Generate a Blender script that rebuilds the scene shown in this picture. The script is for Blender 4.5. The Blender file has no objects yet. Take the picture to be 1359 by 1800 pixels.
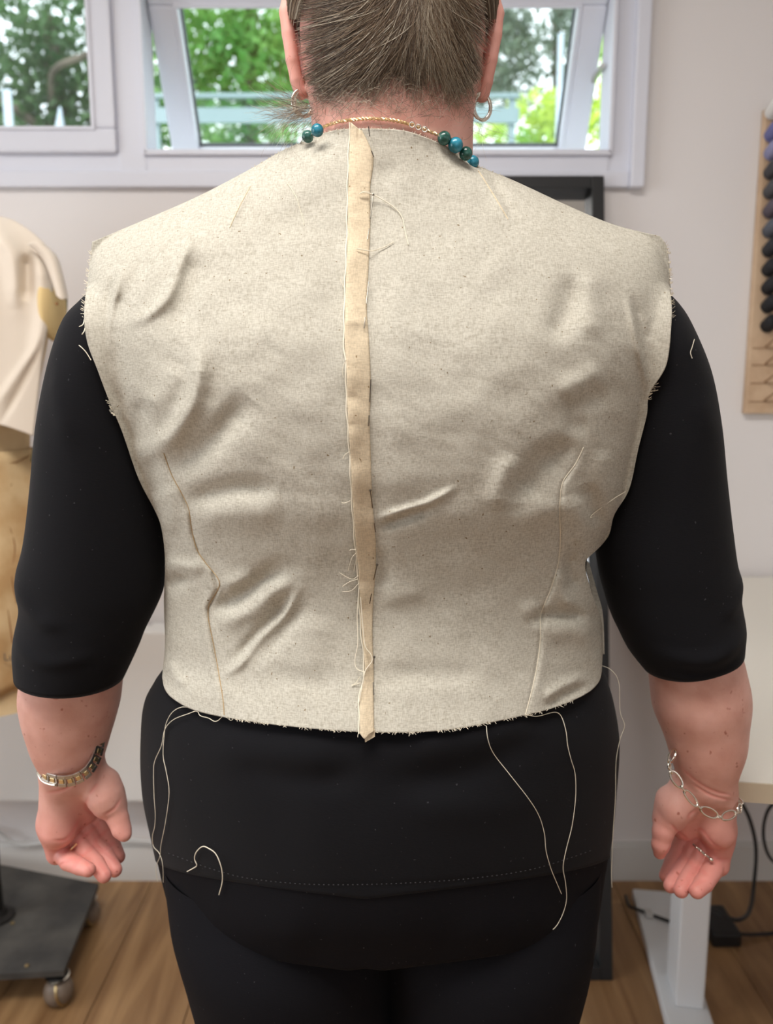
import bpy, bmesh, math, random
import numpy as np
from mathutils import Vector, Matrix
random.seed(7); RNG = np.random.default_rng(7)
C = bpy.context.scene.collection
# ------------------------------------------------------------------ camera
CAMZ, PITCH, FPX, CXP, CYP = 1.17, math.radians(8.7), 1400.0, 679.5, 900.0
cd = bpy.data.cameras.new('camera'); cam = bpy.data.objects.new('camera', cd); C.objects.link(cam)
cam.location = (0, 0, CAMZ); cam.rotation_euler = (math.pi/2 - PITCH, 0, 0)
cd.sensor_fit = 'VERTICAL'; cd.sensor_height = 36; cd.sensor_width = 36; cd.lens = 36*FPX/1800
cd.clip_start = .02; cd.clip_end = 200
cd.dof.use_dof = True; cd.dof.focus_distance = .67; cd.dof.aperture_fstop = 5.2
bpy.context.scene.camera = cam
vs = bpy.context.scene.view_settings
vs.view_transform = 'Standard'; vs.look = 'None'; vs.gamma = 1; vs.use_curve_mapping = False; vs.exposure = 0.90
# ------------------------------------------------------------------ sky
w = bpy.data.worlds.new('world'); bpy.context.scene.world = w; w.use_nodes = True
bg = w.node_tree.nodes['Background']; bg.inputs[0].default_value = (.86, .93, 1, 1); bg.inputs[1].default_value = 1.75
# ------------------------------------------------------------------ lights
def area(name, loc, rot, sx, sy, power, col):
    l = bpy.data.lights.new(name, 'AREA'); l.shape = 'RECTANGLE'; l.size = sx; l.size_y = sy; l.energy = power; l.color = col
    o = bpy.data.objects.new(name, l); C.objects.link(o); o.location = loc; o.rotation_euler = rot; return o
area('ceiling_light', (-.35, .10, 2.36), (0, 0, 0), 1.2, .5, 17.5, (1, .955, .91))
area('side_fill_light', (-2.50, .15, 1.25), (math.radians(90), 0, math.radians(-88)), 1.6, 1.5, 17, (.88, .94, 1))  # added cool fill from the left for fold contrast; that wall has no window
area('rear_fill_light', (.6, -2.40, 1.5), (math.radians(90), 0, math.radians(5)), 2.0, 1.2, 4.5, (.90, .95, 1))  # weak fill added behind the camera, in front of a blank wall
sun = bpy.data.lights.new('sun', 'SUN'); sun.energy = 1.6; sun.angle = .05; sun.color = (1, .95, .85)
so = bpy.data.objects.new('sun', sun); C.objects.link(so); so.rotation_euler = (math.radians(38), math.radians(-18), 0); so.location = (0, 3, 9)

# ------------------------------------------------------------------ projection helpers
sp_, cp_ = math.sin(PITCH), math.cos(PITCH)
def P(px, py, Y):
    dx = (px-CXP)/FPX; dy = -(py-CYP)/FPX
    d = Vector((dx, dy*sp_+cp_, dy*cp_-sp_)); t = Y/d.y
    return Vector((d.x*t, Y, CAMZ + d.z*t))
def PZ(px, py, Z):
    dx = (px-CXP)/FPX; dy = -(py-CYP)/FPX
    d = Vector((dx, dy*sp_+cp_, dy*cp_-sp_)); t = (Z-CAMZ)/d.z
    return Vector((d.x*t, d.y*t, Z))
def Pn(px, py, Y):
    dx = (px-CXP)/FPX; dy = -(py-CYP)/FPX
    t = Y/(dy*sp_+cp_)
    return np.stack([dx*t, Y+0*t, CAMZ+(dy*cp_-sp_)*t], -1)

def proj(v):
    dx, dy, dz = v[:, 0], v[:, 1], v[:, 2]-CAMZ; dep = dy*cp_-dz*sp_; up_ = dy*sp_+dz*cp_
    return CXP+dx/dep*FPX, CYP-up_/dep*FPX

# ------------------------------------------------------------------ materials
def lin(c):
    return tuple(((v/255)/12.92 if v/255 <= .04045 else ((v/255+.055)/1.055)**2.4) for v in c)
def mat(name, col, rough=.6, metal=0, spec=.5, noise=None, bump=None, sheen=0, sss=0, extra=None):
    """noise=(scale, col2, lo, hi)  bump=(scale, strength, dist)"""
    m = bpy.data.materials.new(name); m.use_nodes = True; nt = m.node_tree; N = nt.nodes; L = nt.links
    b = N['Principled BSDF']; b.inputs['Roughness'].default_value = rough; b.inputs['Metallic'].default_value = metal
    b.inputs['Specular IOR Level'].default_value = spec
    b.inputs['Base Color'].default_value = (*lin(col), 1)
    if sheen: b.inputs['Sheen Weight'].default_value = sheen
    if sss:
        b.inputs['Subsurface Weight'].default_value = sss; b.inputs['Subsurface Radius'].default_value = (.008, .003, .0015); b.inputs['Subsurface Scale'].default_value = 1
    tc = N.new('ShaderNodeTexCoord')
    if noise:
        n = N.new('ShaderNodeTexNoise'); n.inputs['Scale'].default_value = noise[0]; n.inputs['Detail'].default_value = 5
        L.new(tc.outputs['Object'], n.inputs['Vector'])
        r = N.new('ShaderNodeValToRGB'); r.color_ramp.elements[0].position = noise[2]; r.color_ramp.elements[1].position = noise[3]
        r.color_ramp.elements[0].color = (*lin(col), 1); r.color_ramp.elements[1].color = (*lin(noise[1]), 1)
        L.new(n.outputs['Fac'], r.inputs['Fac']); L.new(r.outputs['Color'], b.inputs['Base Color'])
    if bump:
        n = N.new('ShaderNodeTexNoise'); n.inputs['Scale'].default_value = bump[0]; n.inputs['Detail'].default_value = 4
        L.new(tc.outputs['Object'], n.inputs['Vector'])
        bp = N.new('ShaderNodeBump'); bp.inputs['Strength'].default_value = bump[1]; bp.inputs['Distance'].default_value = bump[2]
        L.new(n.outputs['Fac'], bp.inputs['Height']); L.new(bp.outputs['Normal'], b.inputs['Normal'])
    if extra: extra(m, N, L, b, tc)
    return m
def muslin_mat(name, c1, c2, trans=.12):
    def ex(m, N, L, b, tc):
        # woven thread grain: two crossed stretched noises, plus slub flecks
        outs = []
        for sc in ((260, 60, 1150), (1300, 60, 300)):
            mp = N.new('ShaderNodeMapping'); mp.inputs['Scale'].default_value = sc; L.new(tc.outputs['Object'], mp.inputs['Vector'])
            n = N.new('ShaderNodeTexNoise'); n.inputs['Scale'].default_value = 1; n.inputs['Detail'].default_value = 2; L.new(mp.outputs[0], n.inputs['Vector']); outs.append(n)
        ad = N.new('ShaderNodeMath'); ad.operation = 'ADD'; L.new(outs[0].outputs['Fac'], ad.inputs[0]); L.new(outs[1].outputs['Fac'], ad.inputs[1])
        r = N.new('ShaderNodeValToRGB'); r.color_ramp.elements[0].position = .30; r.color_ramp.elements[1].position = .60
        hf = N.new('ShaderNodeMath'); hf.operation = 'MULTIPLY'; hf.inputs[1].default_value = .5; L.new(ad.outputs[0], hf.inputs[0])
        r.color_ramp.elements[0].color = (*lin(c2), 1); r.color_ramp.elements[1].color = (*lin(c1), 1); L.new(hf.outputs[0], r.inputs['Fac'])
        f = N.new('ShaderNodeTexNoise'); f.inputs['Scale'].default_value = 420; f.inputs['Detail'].default_value = 0; L.new(tc.outputs['Object'], f.inputs['Vector'])
        fr = N.new('ShaderNodeValToRGB'); fr.color_ramp.elements[0].position = .83; fr.color_ramp.elements[1].position = .86
        fr.color_ramp.elements[0].color = (1, 1, 1, 1); fr.color_ramp.elements[1].color = (.45, .36, .25, 1); L.new(f.outputs['Fac'], fr.inputs['Fac'])
        mx = N.new('ShaderNodeMix'); mx.data_type = 'RGBA'; mx.blend_type = 'MULTIPLY'; mx.inputs[0].default_value = 1
        L.new(r.outputs[0], mx.inputs[6]); L.new(fr.outputs[0], mx.inputs[7]); L.new(mx.outputs[2], b.inputs['Base Color'])
        bp = N.new('ShaderNodeBump'); bp.inputs['Strength'].default_value = .25; bp.inputs['Distance'].default_value = .0006
        L.new(ad.outputs[0], bp.inputs['Height']); L.new(bp.outputs[0], b.inputs['Normal'])
        t = N.new('ShaderNodeBsdfTranslucent'); L.new(mx.outputs[2], t.inputs[0])
        ms = N.new('ShaderNodeMixShader'); ms.inputs[0].default_value = trans
        L.new(b.outputs[0], ms.inputs[1]); L.new(t.outputs[0], ms.inputs[2]); L.new(ms.outputs[0], N['Material Output'].inputs[0])
    return mat(name, c1, .92, spec=.15, extra=ex)
M = {}
M['muslin'] = muslin_mat('muslin', (207, 203, 190), (168, 162, 147))
M['muslin_strip'] = muslin_mat('muslin_strip', (222, 206, 178), (192, 176, 150), .05)
M['thread'] = mat('thread', (226, 218, 198), .8)
M['seam'] = mat('seam', (176, 150, 112), .9)
def jersey(m, N, L, b, tc):
    n = N.new('ShaderNodeTexNoise'); mp = N.new('ShaderNodeMapping'); mp.inputs['Scale'].default_value = (260, 260, 1100)
    L.new(tc.outputs['Object'], mp.inputs[0]); L.new(mp.outputs[0], n.inputs['Vector']); n.inputs['Scale'].default_value = 1
    bp = N.new('ShaderNodeBump'); bp.inputs['Strength'].default_value = .3; bp.inputs['Distance'].default_value = .0004; L.new(n.outputs[0], bp.inputs['Height']); L.new(bp.outputs[0], b.inputs['Normal'])
    f = N.new('ShaderNodeTexNoise'); f.inputs['Scale'].default_value = 380; f.inputs['Detail'].default_value = 0; L.new(tc.outputs['Object'], f.inputs['Vector'])
    r = N.new('ShaderNodeValToRGB'); r.color_ramp.elements[0].position = .84; r.color_ramp.elements[1].position = .87
    r.color_ramp.elements[0].color = b.inputs['Base Color'].default_value[:]; r.color_ramp.elements[1].color = (.05, .05, .055, 1)
    L.new(f.outputs[0], r.inputs[0]); L.new(r.outputs[0], b.inputs['Base Color'])
M['black_jersey'] = mat('black_jersey', (21, 21, 24), .9, spec=.10, sheen=.04, extra=jersey)
M['black_trouser'] = mat('black_trouser', (19, 19, 23), .9, spec=.12, extra=jersey)
M['black_thread'] = mat('black_thread', (48, 48, 52), .8)
def skin_ex(m, N, L, b, tc):
    at = N.new('ShaderNodeAttribute'); at.attribute_name = 'red'
    n = N.new('ShaderNodeTexNoise'); n.inputs['Scale'].default_value = 42; n.inputs['Detail'].default_value = 5; L.new(tc.outputs['Object'], n.inputs['Vector'])
    r = N.new('ShaderNodeValToRGB'); r.color_ramp.elements[0].position = .3; r.color_ramp.elements[1].position = .7
    r.color_ramp.elements[0].color = (*lin((206, 156, 140)), 1); r.color_ramp.elements[1].color = (*lin((226, 180, 166)), 1); L.new(n.outputs[0], r.inputs[0])
    mx = N.new('ShaderNodeMix'); mx.data_type = 'RGBA'; L.new(at.outputs['Fac'], mx.inputs[0]); L.new(r.outputs[0], mx.inputs[6]); mx.inputs[7].default_value = (*lin((218, 140, 130)), 1)
    v = N.new('ShaderNodeTexNoise'); v.inputs['Scale'].default_value = 150; v.inputs['Detail'].default_value = 1; L.new(tc.outputs['Object'], v.inputs['Vector'])
    fr = N.new('ShaderNodeValToRGB'); fr.color_ramp.elements[0].position = .70; fr.color_ramp.elements[1].position = .80
    fr.color_ramp.elements[0].color = (1, 1, 1, 1); fr.color_ramp.elements[1].color = (.62, .42, .36, 1); L.new(v.outputs[0], fr.inputs[0])
    m2 = N.new('ShaderNodeMix'); m2.data_type = 'RGBA'; m2.blend_type = 'MULTIPLY'; m2.inputs[0].default_value = 1; L.new(mx.outputs[2], m2.inputs[6]); L.new(fr.outputs[0], m2.inputs[7])
    L.new(m2.outputs[2], b.inputs['Base Color'])
    bn = N.new('ShaderNodeTexNoise'); bn.inputs['Scale'].default_value = 500; bn.inputs['Detail'].default_value = 3; L.new(tc.outputs['Object'], bn.inputs['Vector'])
    bp = N.new('ShaderNodeBump'); bp.inputs['Strength'].default_value = .18; bp.inputs['Distance'].default_value = .0006; L.new(bn.outputs[0], bp.inputs['Height']); L.new(bp.outputs[0], b.inputs['Normal'])
M['skin'] = mat('skin', (205, 150, 128), .5, spec=.35, sss=.08, extra=skin_ex)
def hairm(name, c): return mat(name, c, .42, spec=.45)
M['hair_cap'] = mat('hair_cap', (72, 60, 50), .7, noise=(60, (108, 92, 78), .3, .7), bump=(300, .4, .002))
M['hair_dark'] = hairm('hair_dark', (92, 78, 66)); M['hair_mid'] = hairm('hair_mid', (142, 124, 104)); M['hair_grey'] = hairm('hair_grey', (200, 190, 172))
M['silver'] = mat('silver', (226, 220, 208), .2, 1)
M['steel'] = mat('steel', (196, 192, 186), .34, 1)
M['gold'] = mat('gold', (238, 216, 168), .34, 1)
M['pin'] = mat('pin', (120, 116, 108), .3, 1)
M['bead'] = mat('bead', (18, 84, 92), .18, noise=(90, (52, 140, 165), .4, .62))
M['bead_green'] = mat('bead_green', (22, 66, 58), .2, noise=(120, (70, 120, 110), .45, .7))
M['wall'] = mat('wall', (228, 224, 223), .85, spec=.2, bump=(160, .06, .001))
M['ceiling'] = mat('ceiling', (232, 230, 226), .9)
M['upvc'] = mat('upvc', (218, 220, 230), .35)
M['gasket'] = mat('gasket', (24, 25, 30), .6)
M['white_gloss'] = mat('white_gloss', (228, 228, 226), .4)
M['baseboard'] = mat('baseboard', (218, 217, 214), .45)
M['desk_top'] = mat('desk_top', (232, 228, 218), .4)
M['desk_edge'] = mat('desk_edge', (206, 194, 170), .5)
M['white_metal'] = mat('white_metal', (226, 228, 230), .35)
M['black_frame'] = mat('black_frame', (24, 25, 27), .5, bump=(90, .1, .001))
M['mirror'] = mat('mirror', (225, 228, 230), .02, 1)
M['cable_black'] = mat('cable_black', (16, 16, 18), .45)
M['cable_white'] = mat('cable_white', (205, 205, 203), .5)
M['iron'] = mat('iron', (58, 57, 56), .65, spec=.3, noise=(14, (82, 80, 76), .35, .7), bump=(60, .25, .002))
M['iron_black'] = mat('iron_black', (22, 20, 19), .5)
M['caster'] = mat('caster', (104, 90, 78), .5, noise=(30, (132, 118, 104), .4, .7))
M['brass'] = mat('brass', (170, 150, 110), .35, 1)
M['linen_form'] = mat('linen_form', (206, 176, 134), .9, spec=.1, noise=(9, (222, 198, 158), .35, .65), bump=(500, .2, .0006))
M['linen_old'] = mat('linen_old', (196, 160, 114), .9, spec=.1, noise=(14, (220, 192, 148), .38, .62), bump=(300, .2, .001))
M['linen_inner'] = mat('linen_inner', (226, 200, 146), .9, spec=.1)
M['green_edge'] = mat('green_edge', (110, 116, 92), .9)
M['stain'] = mat('stain', (150, 104, 62), .9)
M['wool'] = mat('wool', (228, 216, 200), .95, spec=.1, sheen=.15, bump=(420, .3, .001))
M['ink'] = mat('ink', (96, 84, 72), .8)
M['birch'] = mat('birch', (206, 178, 148), .6, noise=(22, (190, 160, 130), .4, .65))
M['birch_dark'] = mat('birch_dark', (150, 118, 88), .7)
def wood(m, N, L, b, tc):
    oi = N.new('ShaderNodeObjectInfo'); mp = N.new('ShaderNodeMapping'); mp.inputs['Scale'].default_value = (26, 2.2, 10)
    cb = N.new('ShaderNodeCombineXYZ'); ml = N.new('ShaderNodeMath'); ml.operation = 'MULTIPLY'; ml.inputs[1].default_value = 40; L.new(oi.outputs['Random'], ml.inputs[0]); L.new(ml.outputs[0], cb.inputs[0]); L.new(ml.outputs[0], cb.inputs[1])
    L.new(tc.outputs['Object'], mp.inputs[0]); L.new(cb.outputs[0], mp.inputs['Location'])
    n = N.new('ShaderNodeTexNoise'); n.inputs['Scale'].default_value = 1; n.inputs['Detail'].default_value = 6; n.inputs['Distortion'].default_value = .6; L.new(mp.outputs[0], n.inputs['Vector'])
    r = N.new('ShaderNodeValToRGB'); e = r.color_ramp.elements; e[0].position = .28; e[1].position = .72
    e[0].color = (*lin((128, 92, 58)), 1); e[1].color = (*lin((186, 148, 104)), 1); L.new(n.outputs[0], r.inputs[0])
    hs = N.new('ShaderNodeHueSaturation'); mr = N.new('ShaderNodeMapRange'); mr.inputs['To Min'].default_value = .86; mr.inputs['To Max'].default_value = 1.1
    L.new(oi.outputs['Random'], mr.inputs[0]); L.new(mr.outputs[0], hs.inputs['Value']); L.new(r.outputs[0], hs.inputs['Color']); L.new(hs.outputs[0], b.inputs['Base Color'])
    bp = N.new('ShaderNodeBump'); bp.inputs['Strength'].default_value = .12; bp.inputs['Distance'].default_value = .001; L.new(n.outputs[0], bp.inputs['Height']); L.new(bp.outputs[0], b.inputs['Normal'])
M['oak'] = mat('oak', (170, 130, 90), .42, extra=wood)
def glass():
    m = bpy.data.materials.new('glass'); m.use_nodes = True; N = m.node_tree.nodes; L = m.node_tree.links; N.remove(N['Principled BSDF'])
    t = N.new('ShaderNodeBsdfTransparent'); t.inputs[0].default_value = (.93, .96, .95, 1); g = N.new('ShaderNodeBsdfGlossy'); g.inputs['Roughness'].default_value = .02
    lw = N.new('ShaderNodeLayerWeight'); pw_ = N.new('ShaderNodeMath'); pw_.operation = 'POWER'; pw_.inputs[1].default_value = 5; L.new(lw.outputs['Facing'], pw_.inputs[0])
    f = N.new('ShaderNodeMath'); f.operation = 'MULTIPLY_ADD'; f.inputs[1].default_value = .9; f.inputs[2].default_value = .04; L.new(pw_.outputs[0], f.inputs[0]); ms = N.new('ShaderNodeMixShader')
    L.new(f.outputs[0], ms.inputs[0]); L.new(t.outputs[0], ms.inputs[1]); L.new(g.outputs[0], ms.inputs[2]); L.new(ms.outputs[0], N['Material Output'].inputs[0]); return m
M['glass'] = glass()
def leafm(name, c1, c2):
    def ex(m, N, L, b, tc):
        t = N.new('ShaderNodeBsdfTranslucent'); src = b.inputs['Base Color'].links[0].from_socket; L.new(src, t.inputs[0])
        ms = N.new('ShaderNodeMixShader'); ms.inputs[0].default_value = .45; L.new(b.outputs[0], ms.inputs[1]); L.new(t.outputs[0], ms.inputs[2]); L.new(ms.outputs[0], N['Material Output'].inputs[0])
    return mat(name, c1, .6, noise=(1.6, c2, .35, .65), extra=ex)
M['leaf_dark'] = leafm('leaf_dark', (48, 78, 46), (92, 124, 78)); M['leaf_green'] = leafm('leaf_green', (92, 150, 70), (156, 196, 110))
M['leaf_grey'] = leafm('leaf_grey', (110, 124, 112), (150, 164, 146)); M['leaf_yellow'] = leafm('leaf_yellow', (130, 180, 72), (214, 226, 110))
M['bark'] = mat('bark', (72, 64, 56), .9, noise=(6, (100, 90, 80), .4, .6))
M['pale_paint'] = mat('pale_paint', (176, 186, 200), .6); M['rail_paint'] = mat('rail_paint', (120, 138, 142), .6)
M['grass'] = mat('grass', (90, 120, 60), .9)

# ------------------------------------------------------------------ object helpers
def mesh_obj(name, V, F, m=None, parent=None, smooth=True):
    me = bpy.data.meshes.new(name)
    V = np.asarray(V, dtype=np.float64).reshape(-1, 3)
    me.from_pydata(V.tolist(), [], [list(map(int, f)) for f in F]) if not isinstance(F, np.ndarray) else fast(me, V, F)
    if smooth: me.polygons.foreach_set('use_smooth', np.ones(len(me.polygons), bool))
    me.update()
    o = bpy.data.objects.new(name, me); C.objects.link(o)
    if m is not None:
        for k in (m if isinstance(m, (list, tuple)) else [m]): me.materials.append(k)
    if parent is not None: o.parent = parent; o.matrix_parent_inverse = Matrix.Translation(-Vector(parent.location)) if parent.parent is None else Matrix()
    return o
def fast(me, V, F):
    n = F.shape[1]
    me.vertices.add(len(V)); me.vertices.foreach_set('co', V.ravel())
    me.loops.add(F.size); me.loops.foreach_set('vertex_index', F.ravel().astype(np.int32))
    me.polygons.add(len(F)); me.polygons.foreach_set('loop_start', np.arange(0, F.size, n, dtype=np.int32))
    me.update(calc_edges=True); me.validate()
def tag(o, label=None, cat=None, group=None, kind=None):
    if label: o['label'] = label
    if cat: o['category'] = cat
    if group: o['group'] = group
    if kind: o['kind'] = kind
    return o
def empty(name, loc, label, cat, group=None):
    o = bpy.data.objects.new(name, None); C.objects.link(o); o.location = loc; o.empty_display_size = .05
    return tag(o, label, cat, group)
class MB:
    def __init__(s): s.V = []; s.F = []; s.mi = []
    def add(s, V, F, mi=0):
        o = len(s.V); s.V += [tuple(v) for v in V]; s.F += [tuple(i+o for i in f) for f in F]; s.mi += [mi]*len(F); return s
    def box(s, lo, hi, mtx=None, mi=0, bev=0):
        lo = Vector(lo); hi = Vector(hi)
        if bev:
            bm = bmesh.new(); bmesh.ops.create_cube(bm, size=1)
            for v in bm.verts: v.co = Vector((lo[i]+(hi[i]-lo[i])*(v.co[i]+.5) for i in range(3)))
            bmesh.ops.bevel(bm, geom=list(bm.edges), offset=bev, segments=2, affect='EDGES', profile=.6)
            bm.verts.index_update(); V = [v.co.copy() for v in bm.verts]; F = [[v.index for v in f.verts] for f in bm.faces]; bm.free()
        else:
            V = [Vector((x, y, z)) for x in (lo.x, hi.x) for y in (lo.y, hi.y) for z in (lo.z, hi.z)]
            F = [(0, 1, 3, 2), (4, 6, 7, 5), (0, 4, 5, 1), (2, 3, 7, 6), (0, 2, 6, 4), (1, 5, 7, 3)]
        if mtx is not None: V = [mtx @ v for v in V]
        return s.add(V, F, mi)
    def tube(s, pts, r, seg=6, mi=0, closed=False, cap=True):
        V, F = tube_geo(pts, r, seg, closed, cap); return s.add(V, F, mi)
    def lathe(s, prof, c, seg=20, mtx=None, mi=0):
        V = []; F = []
        for (r, z) in prof:
            for k in range(seg):
                a = 2*math.pi*k/seg; V.append(Vector((r*math.cos(a), r*math.sin(a), z)))
        for i in range(len(prof)-1):
            for k in range(seg): F.append((i*seg+k, i*seg+(k+1) % seg, (i+1)*seg+(k+1) % seg, (i+1)*seg+k))
        F.append(tuple(range(seg))[::-1]); F.append(tuple(range((len(prof)-1)*seg, len(prof)*seg)))
        if mtx is not None: V = [mtx @ v for v in V]
        V = [v+Vector(c) for v in V]; return s.add(V, F, mi)
    def sphere(s, c, r, seg=14, mi=0, sc=(1, 1, 1)):
        n = seg//2; prof = [(max(r*math.sin(math.pi*i/n), 1e-5), -r*math.cos(math.pi*i/n)) for i in range(n+1)]
        return s.lathe(prof, c, seg, Matrix.Diagonal((*sc, 1)), mi)
    def build(s, name, m, parent=None, smooth=True):
        o = mesh_obj(name, s.V, s.F, m, parent, smooth); o.data.polygons.foreach_set('material_index', s.mi)
        if smooth:
            try: o.data.set_sharp_from_angle(angle=math.radians(40))
            except Exception: pass
        return o
def smooth_path(pts, n=8):
    pts = [Vector(p) for p in pts]; out = []
    for i in range(len(pts)-1):
        p0 = pts[max(i-1, 0)]; p1 = pts[i]; p2 = pts[i+1]; p3 = pts[min(i+2, len(pts)-1)]
        for k in range(n):
            t = k/n; out.append(.5*((2*p1)+(p2-p0)*t+(2*p0-5*p1+4*p2-p3)*t*t+(3*p1-p0-3*p2+p3)*t**3))
    out.append(pts[-1]); return out
def tube_geo(pts, r, seg=6, closed=False, cap=True):
    pts = [Vector(p) for p in pts]; n = len(pts); V = []; F = []
    rr = r if isinstance(r, (list, tuple)) else [r]*n
    T = [(pts[(i+1) % n if closed else min(i+1, n-1)]-pts[(i-1) % n if closed else max(i-1, 0)]).normalized() for i in range(n)]
    u = T[0].orthogonal().normalized()
    for i in range(n):
        u = (u-T[i]*u.dot(T[i])); u = u.normalized() if u.length > 1e-6 else T[i].orthogonal().normalized(); v = T[i].cross(u)
        for k in range(seg):
            a = 2*math.pi*k/seg; V.append(pts[i]+(u*math.cos(a)+v*math.sin(a))*rr[i])
    for i in range(n if closed else n-1):
        j = (i+1) % n
        for k in range(seg): F.append((i*seg+k, i*seg+(k+1) % seg, j*seg+(k+1) % seg, j*seg+k))
    if cap and not closed: F.append(tuple(range(seg))[::-1]); F.append(tuple(range((n-1)*seg, n*seg)))
    return V, F
def itp(y, tab, c):
    """smooth (Hermite) interpolation of a table column"""
    x = np.array([t[0] for t in tab], float); f = np.array([t[c] for t in tab], float); d = np.diff(f)/np.diff(x)
    m = np.r_[d[0], (d[1:]+d[:-1])/2, d[-1]]; y = np.clip(np.asarray(y, float), x[0], x[-1]); i = np.clip(np.searchsorted(x, y, 'right')-1, 0, len(x)-2)
    h = x[i+1]-x[i]; t = (y-x[i])/h
    return f[i]*(2*t**3-3*t*t+1)+m[i]*h*(t**3-2*t*t+t)+f[i+1]*(3*t*t-2*t**3)+m[i+1]*h*(t**3-t*t)

# ------------------------------------------------------------------ the room
D = 1.78
X0, X1, Y0, H = -2.6, 2.3, -2.5, 2.4
def xa(px, Y=D, py=200): return P(px, py, Y).x
def za(py, Y=D): return P(680, py, Y).z
fl = MB().box((X0, Y0, -.06), (X1, D+.1, -.012)).build('floor', M['birch_dark'], smooth=False); tag(fl, kind='structure')
plank = None; pw = .185
base = None
for i in range(int((X1-X0)/pw)+1):
    y = Y0 - .3*(i % 4) - .17*(i % 3)
    while y < D:
        ln = 1.45; a, b_ = max(y, Y0), min(y+ln, D)
        if b_-a > .05:
            if plank is None:
                plank = MB().box((.0008, .0006, -.012), (pw-.0008, 1, 0), bev=.0012).build('floor_plank', M['oak'], fl, smooth=False); o = plank
            else:
                o = plank.copy(); C.objects.link(o)
            o.location = (X0+i*pw, a, 0); o.scale = (min(1, (X1-X0-i*pw)/pw), b_-a, 1)
        y += ln
WZ0, WZ1 = za(322), 2.09
WX0, WX1 = -1.62, xa(1120)
mb = MB(); mb.box((X0, D, 0), (X1, D+.14, WZ0)).box((X0, D, WZ1), (X1, D+.14, H)).box((X0, D, WZ0), (WX0, D+.14, WZ1)).box((WX1, D, WZ0), (X1, D+.14, WZ1))
tag(mb.build('wall_back', M['wall'], smooth=False), kind='structure')
tag(MB().box((X0-.1, Y0, 0), (X0, D+.14, H)).build('wall_left', M['wall'], smooth=False), kind='structure')
tag(MB().box((X1, Y0, 0), (X1+.1, D+.14, H)).build('wall_right', M['wall'], smooth=False), kind='structure')
tag(MB().box((X0, Y0-.1, 0), (X1, Y0, H)).build('wall_front', M['wall'], smooth=False), kind='structure')
tag(MB().box((X0-.1, Y0-.1, H), (X1+.1, D+.14, H+.06)).build('ceiling', M['ceiling'], smooth=False), kind='structure')
BZ = za(1478)
mb = MB(); mb.box((X0, D-.016, 0), (X1, D, BZ-.006)); mb.box((X0, D-.011, BZ-.006), (X1, D, BZ))
tag(mb.build('baseboard_back', M['baseboard'], smooth=False), kind='structure')
# window casing (one trim), left fixed window, right awning window
yf = D-.018
def rect_frame(mb, x0, x1, z0, z1, w_, ya, yb, mi=0, bev=.003):
    mb.box((x0, ya, z0), (x1, yb, z0+w_), mi=mi, bev=bev); mb.box((x0, ya, z1-w_), (x1, yb, z1), mi=mi, bev=bev)
    mb.box((x0, ya, z0+w_-.001), (x0+w_, yb, z1-w_+.001), mi=mi, bev=bev); mb.box((x1-w_, ya, z0+w_-.001), (x1, yb, z1-w_+.001), mi=mi, bev=bev)
mb = MB(); zb = za(325, yf); xr = xa(1136, yf)
mb.box((WX0-.02, yf, zb-.004), (xa(1112, yf), D+.02, za(300, yf)), bev=.004)
mb.box((xa(1112, yf), yf-.01, zb-.006), (xr, D+.02, 2.12), bev=.003)
mb.box((WX0-.02, yf, 2.07), (xa(1112, yf), D+.02, 2.12), bev=.003)
mb.box((WX0-.03, yf-.01, zb-.006), (WX0, D+.02, 2.12), bev=.003)
tag(mb.build('trim_1', M['upvc'], smooth=False), kind='structure')
zi, zt = za(270, D), 2.03
# fixed frame
def win(name): 
    o = bpy.data.objects.new(name, None); C.objects.link(o); o.location = (0, D, zi); o['kind'] = 'structure'; return o
w1 = win('window_1'); w2 = win('window_2')
lx0, lx1 = -1.60, xa(207)
mb = MB(); rect_frame(mb, lx0, xa(232), zi-.05, 2.085, .05, D-.008, D+.075); mb.build('window_frame', M['upvc'], w1, False)
mb = MB(); rect_frame(mb, lx0+.01, lx1, zi-.004, 2.05, xa(207)-xa(166), D-.024, D+.05, bev=.006); mb.build('sash', M['upvc'], w1, False)
gx0 = lx0+.01+(xa(207)-xa(166)); gx1 = xa(168); gz = zi-.004+(xa(207)-xa(166)); gz1 = 2.05-(xa(207)-xa(166))
mb = MB(); rect_frame(mb, gx0, gx1+.002, gz-.002, gz1, .005, D-.005, D+.005, bev=0); mb.build('gasket', M['gasket'], w1, False)
mb = MB(); rect_frame(mb, gx0-.004, gx1+.006, gz-.006, gz1, .008, D-.028, D-.006, bev=.002); mb.build('glazing_bead', M['upvc'], w1, False)
MB().box((gx0-.01, D, gz-.01), (gx1+.01, D+.004, gz1+.01)).build('pane', M['glass'], w1, False)
# awning: fixed frame around opening
ox0, ox1 = xa(258), xa(1070)
mb = MB(); 
mb.box((xa(207)+.001, D-.012, zi-.058), (ox0-.001, D+.075, 2.085), bev=.005); mb.box((ox1, D-.008, zi-.05), (xa(1114), D+.075, 2.085), bev=.004)
mb.box((ox0-.002, D-.012, zi-.058), (ox1+.002, D+.075, zi), bev=.004); mb.box((ox0-.002, D-.008, zt+.012), (ox1+.002, D+.075, 2.085), bev=.004)
mb.box((ox0-.004, D-.022, zi-.008), (ox1+.004, D-.008, zi+.003), bev=.002)
mb.box((ox0-.006, D-.022, zi-.006), (ox0+.003, D-.008, 2.06), bev=.002); mb.box((ox1-.003, D-.022, zi-.006), (ox1+.006, D-.008, 2.06), bev=.002)
mb.build('window_frame', M['upvc'], w2, False)
hz = 2.035; ang = math.radians(32); hs = hz-zi+.035
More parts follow.
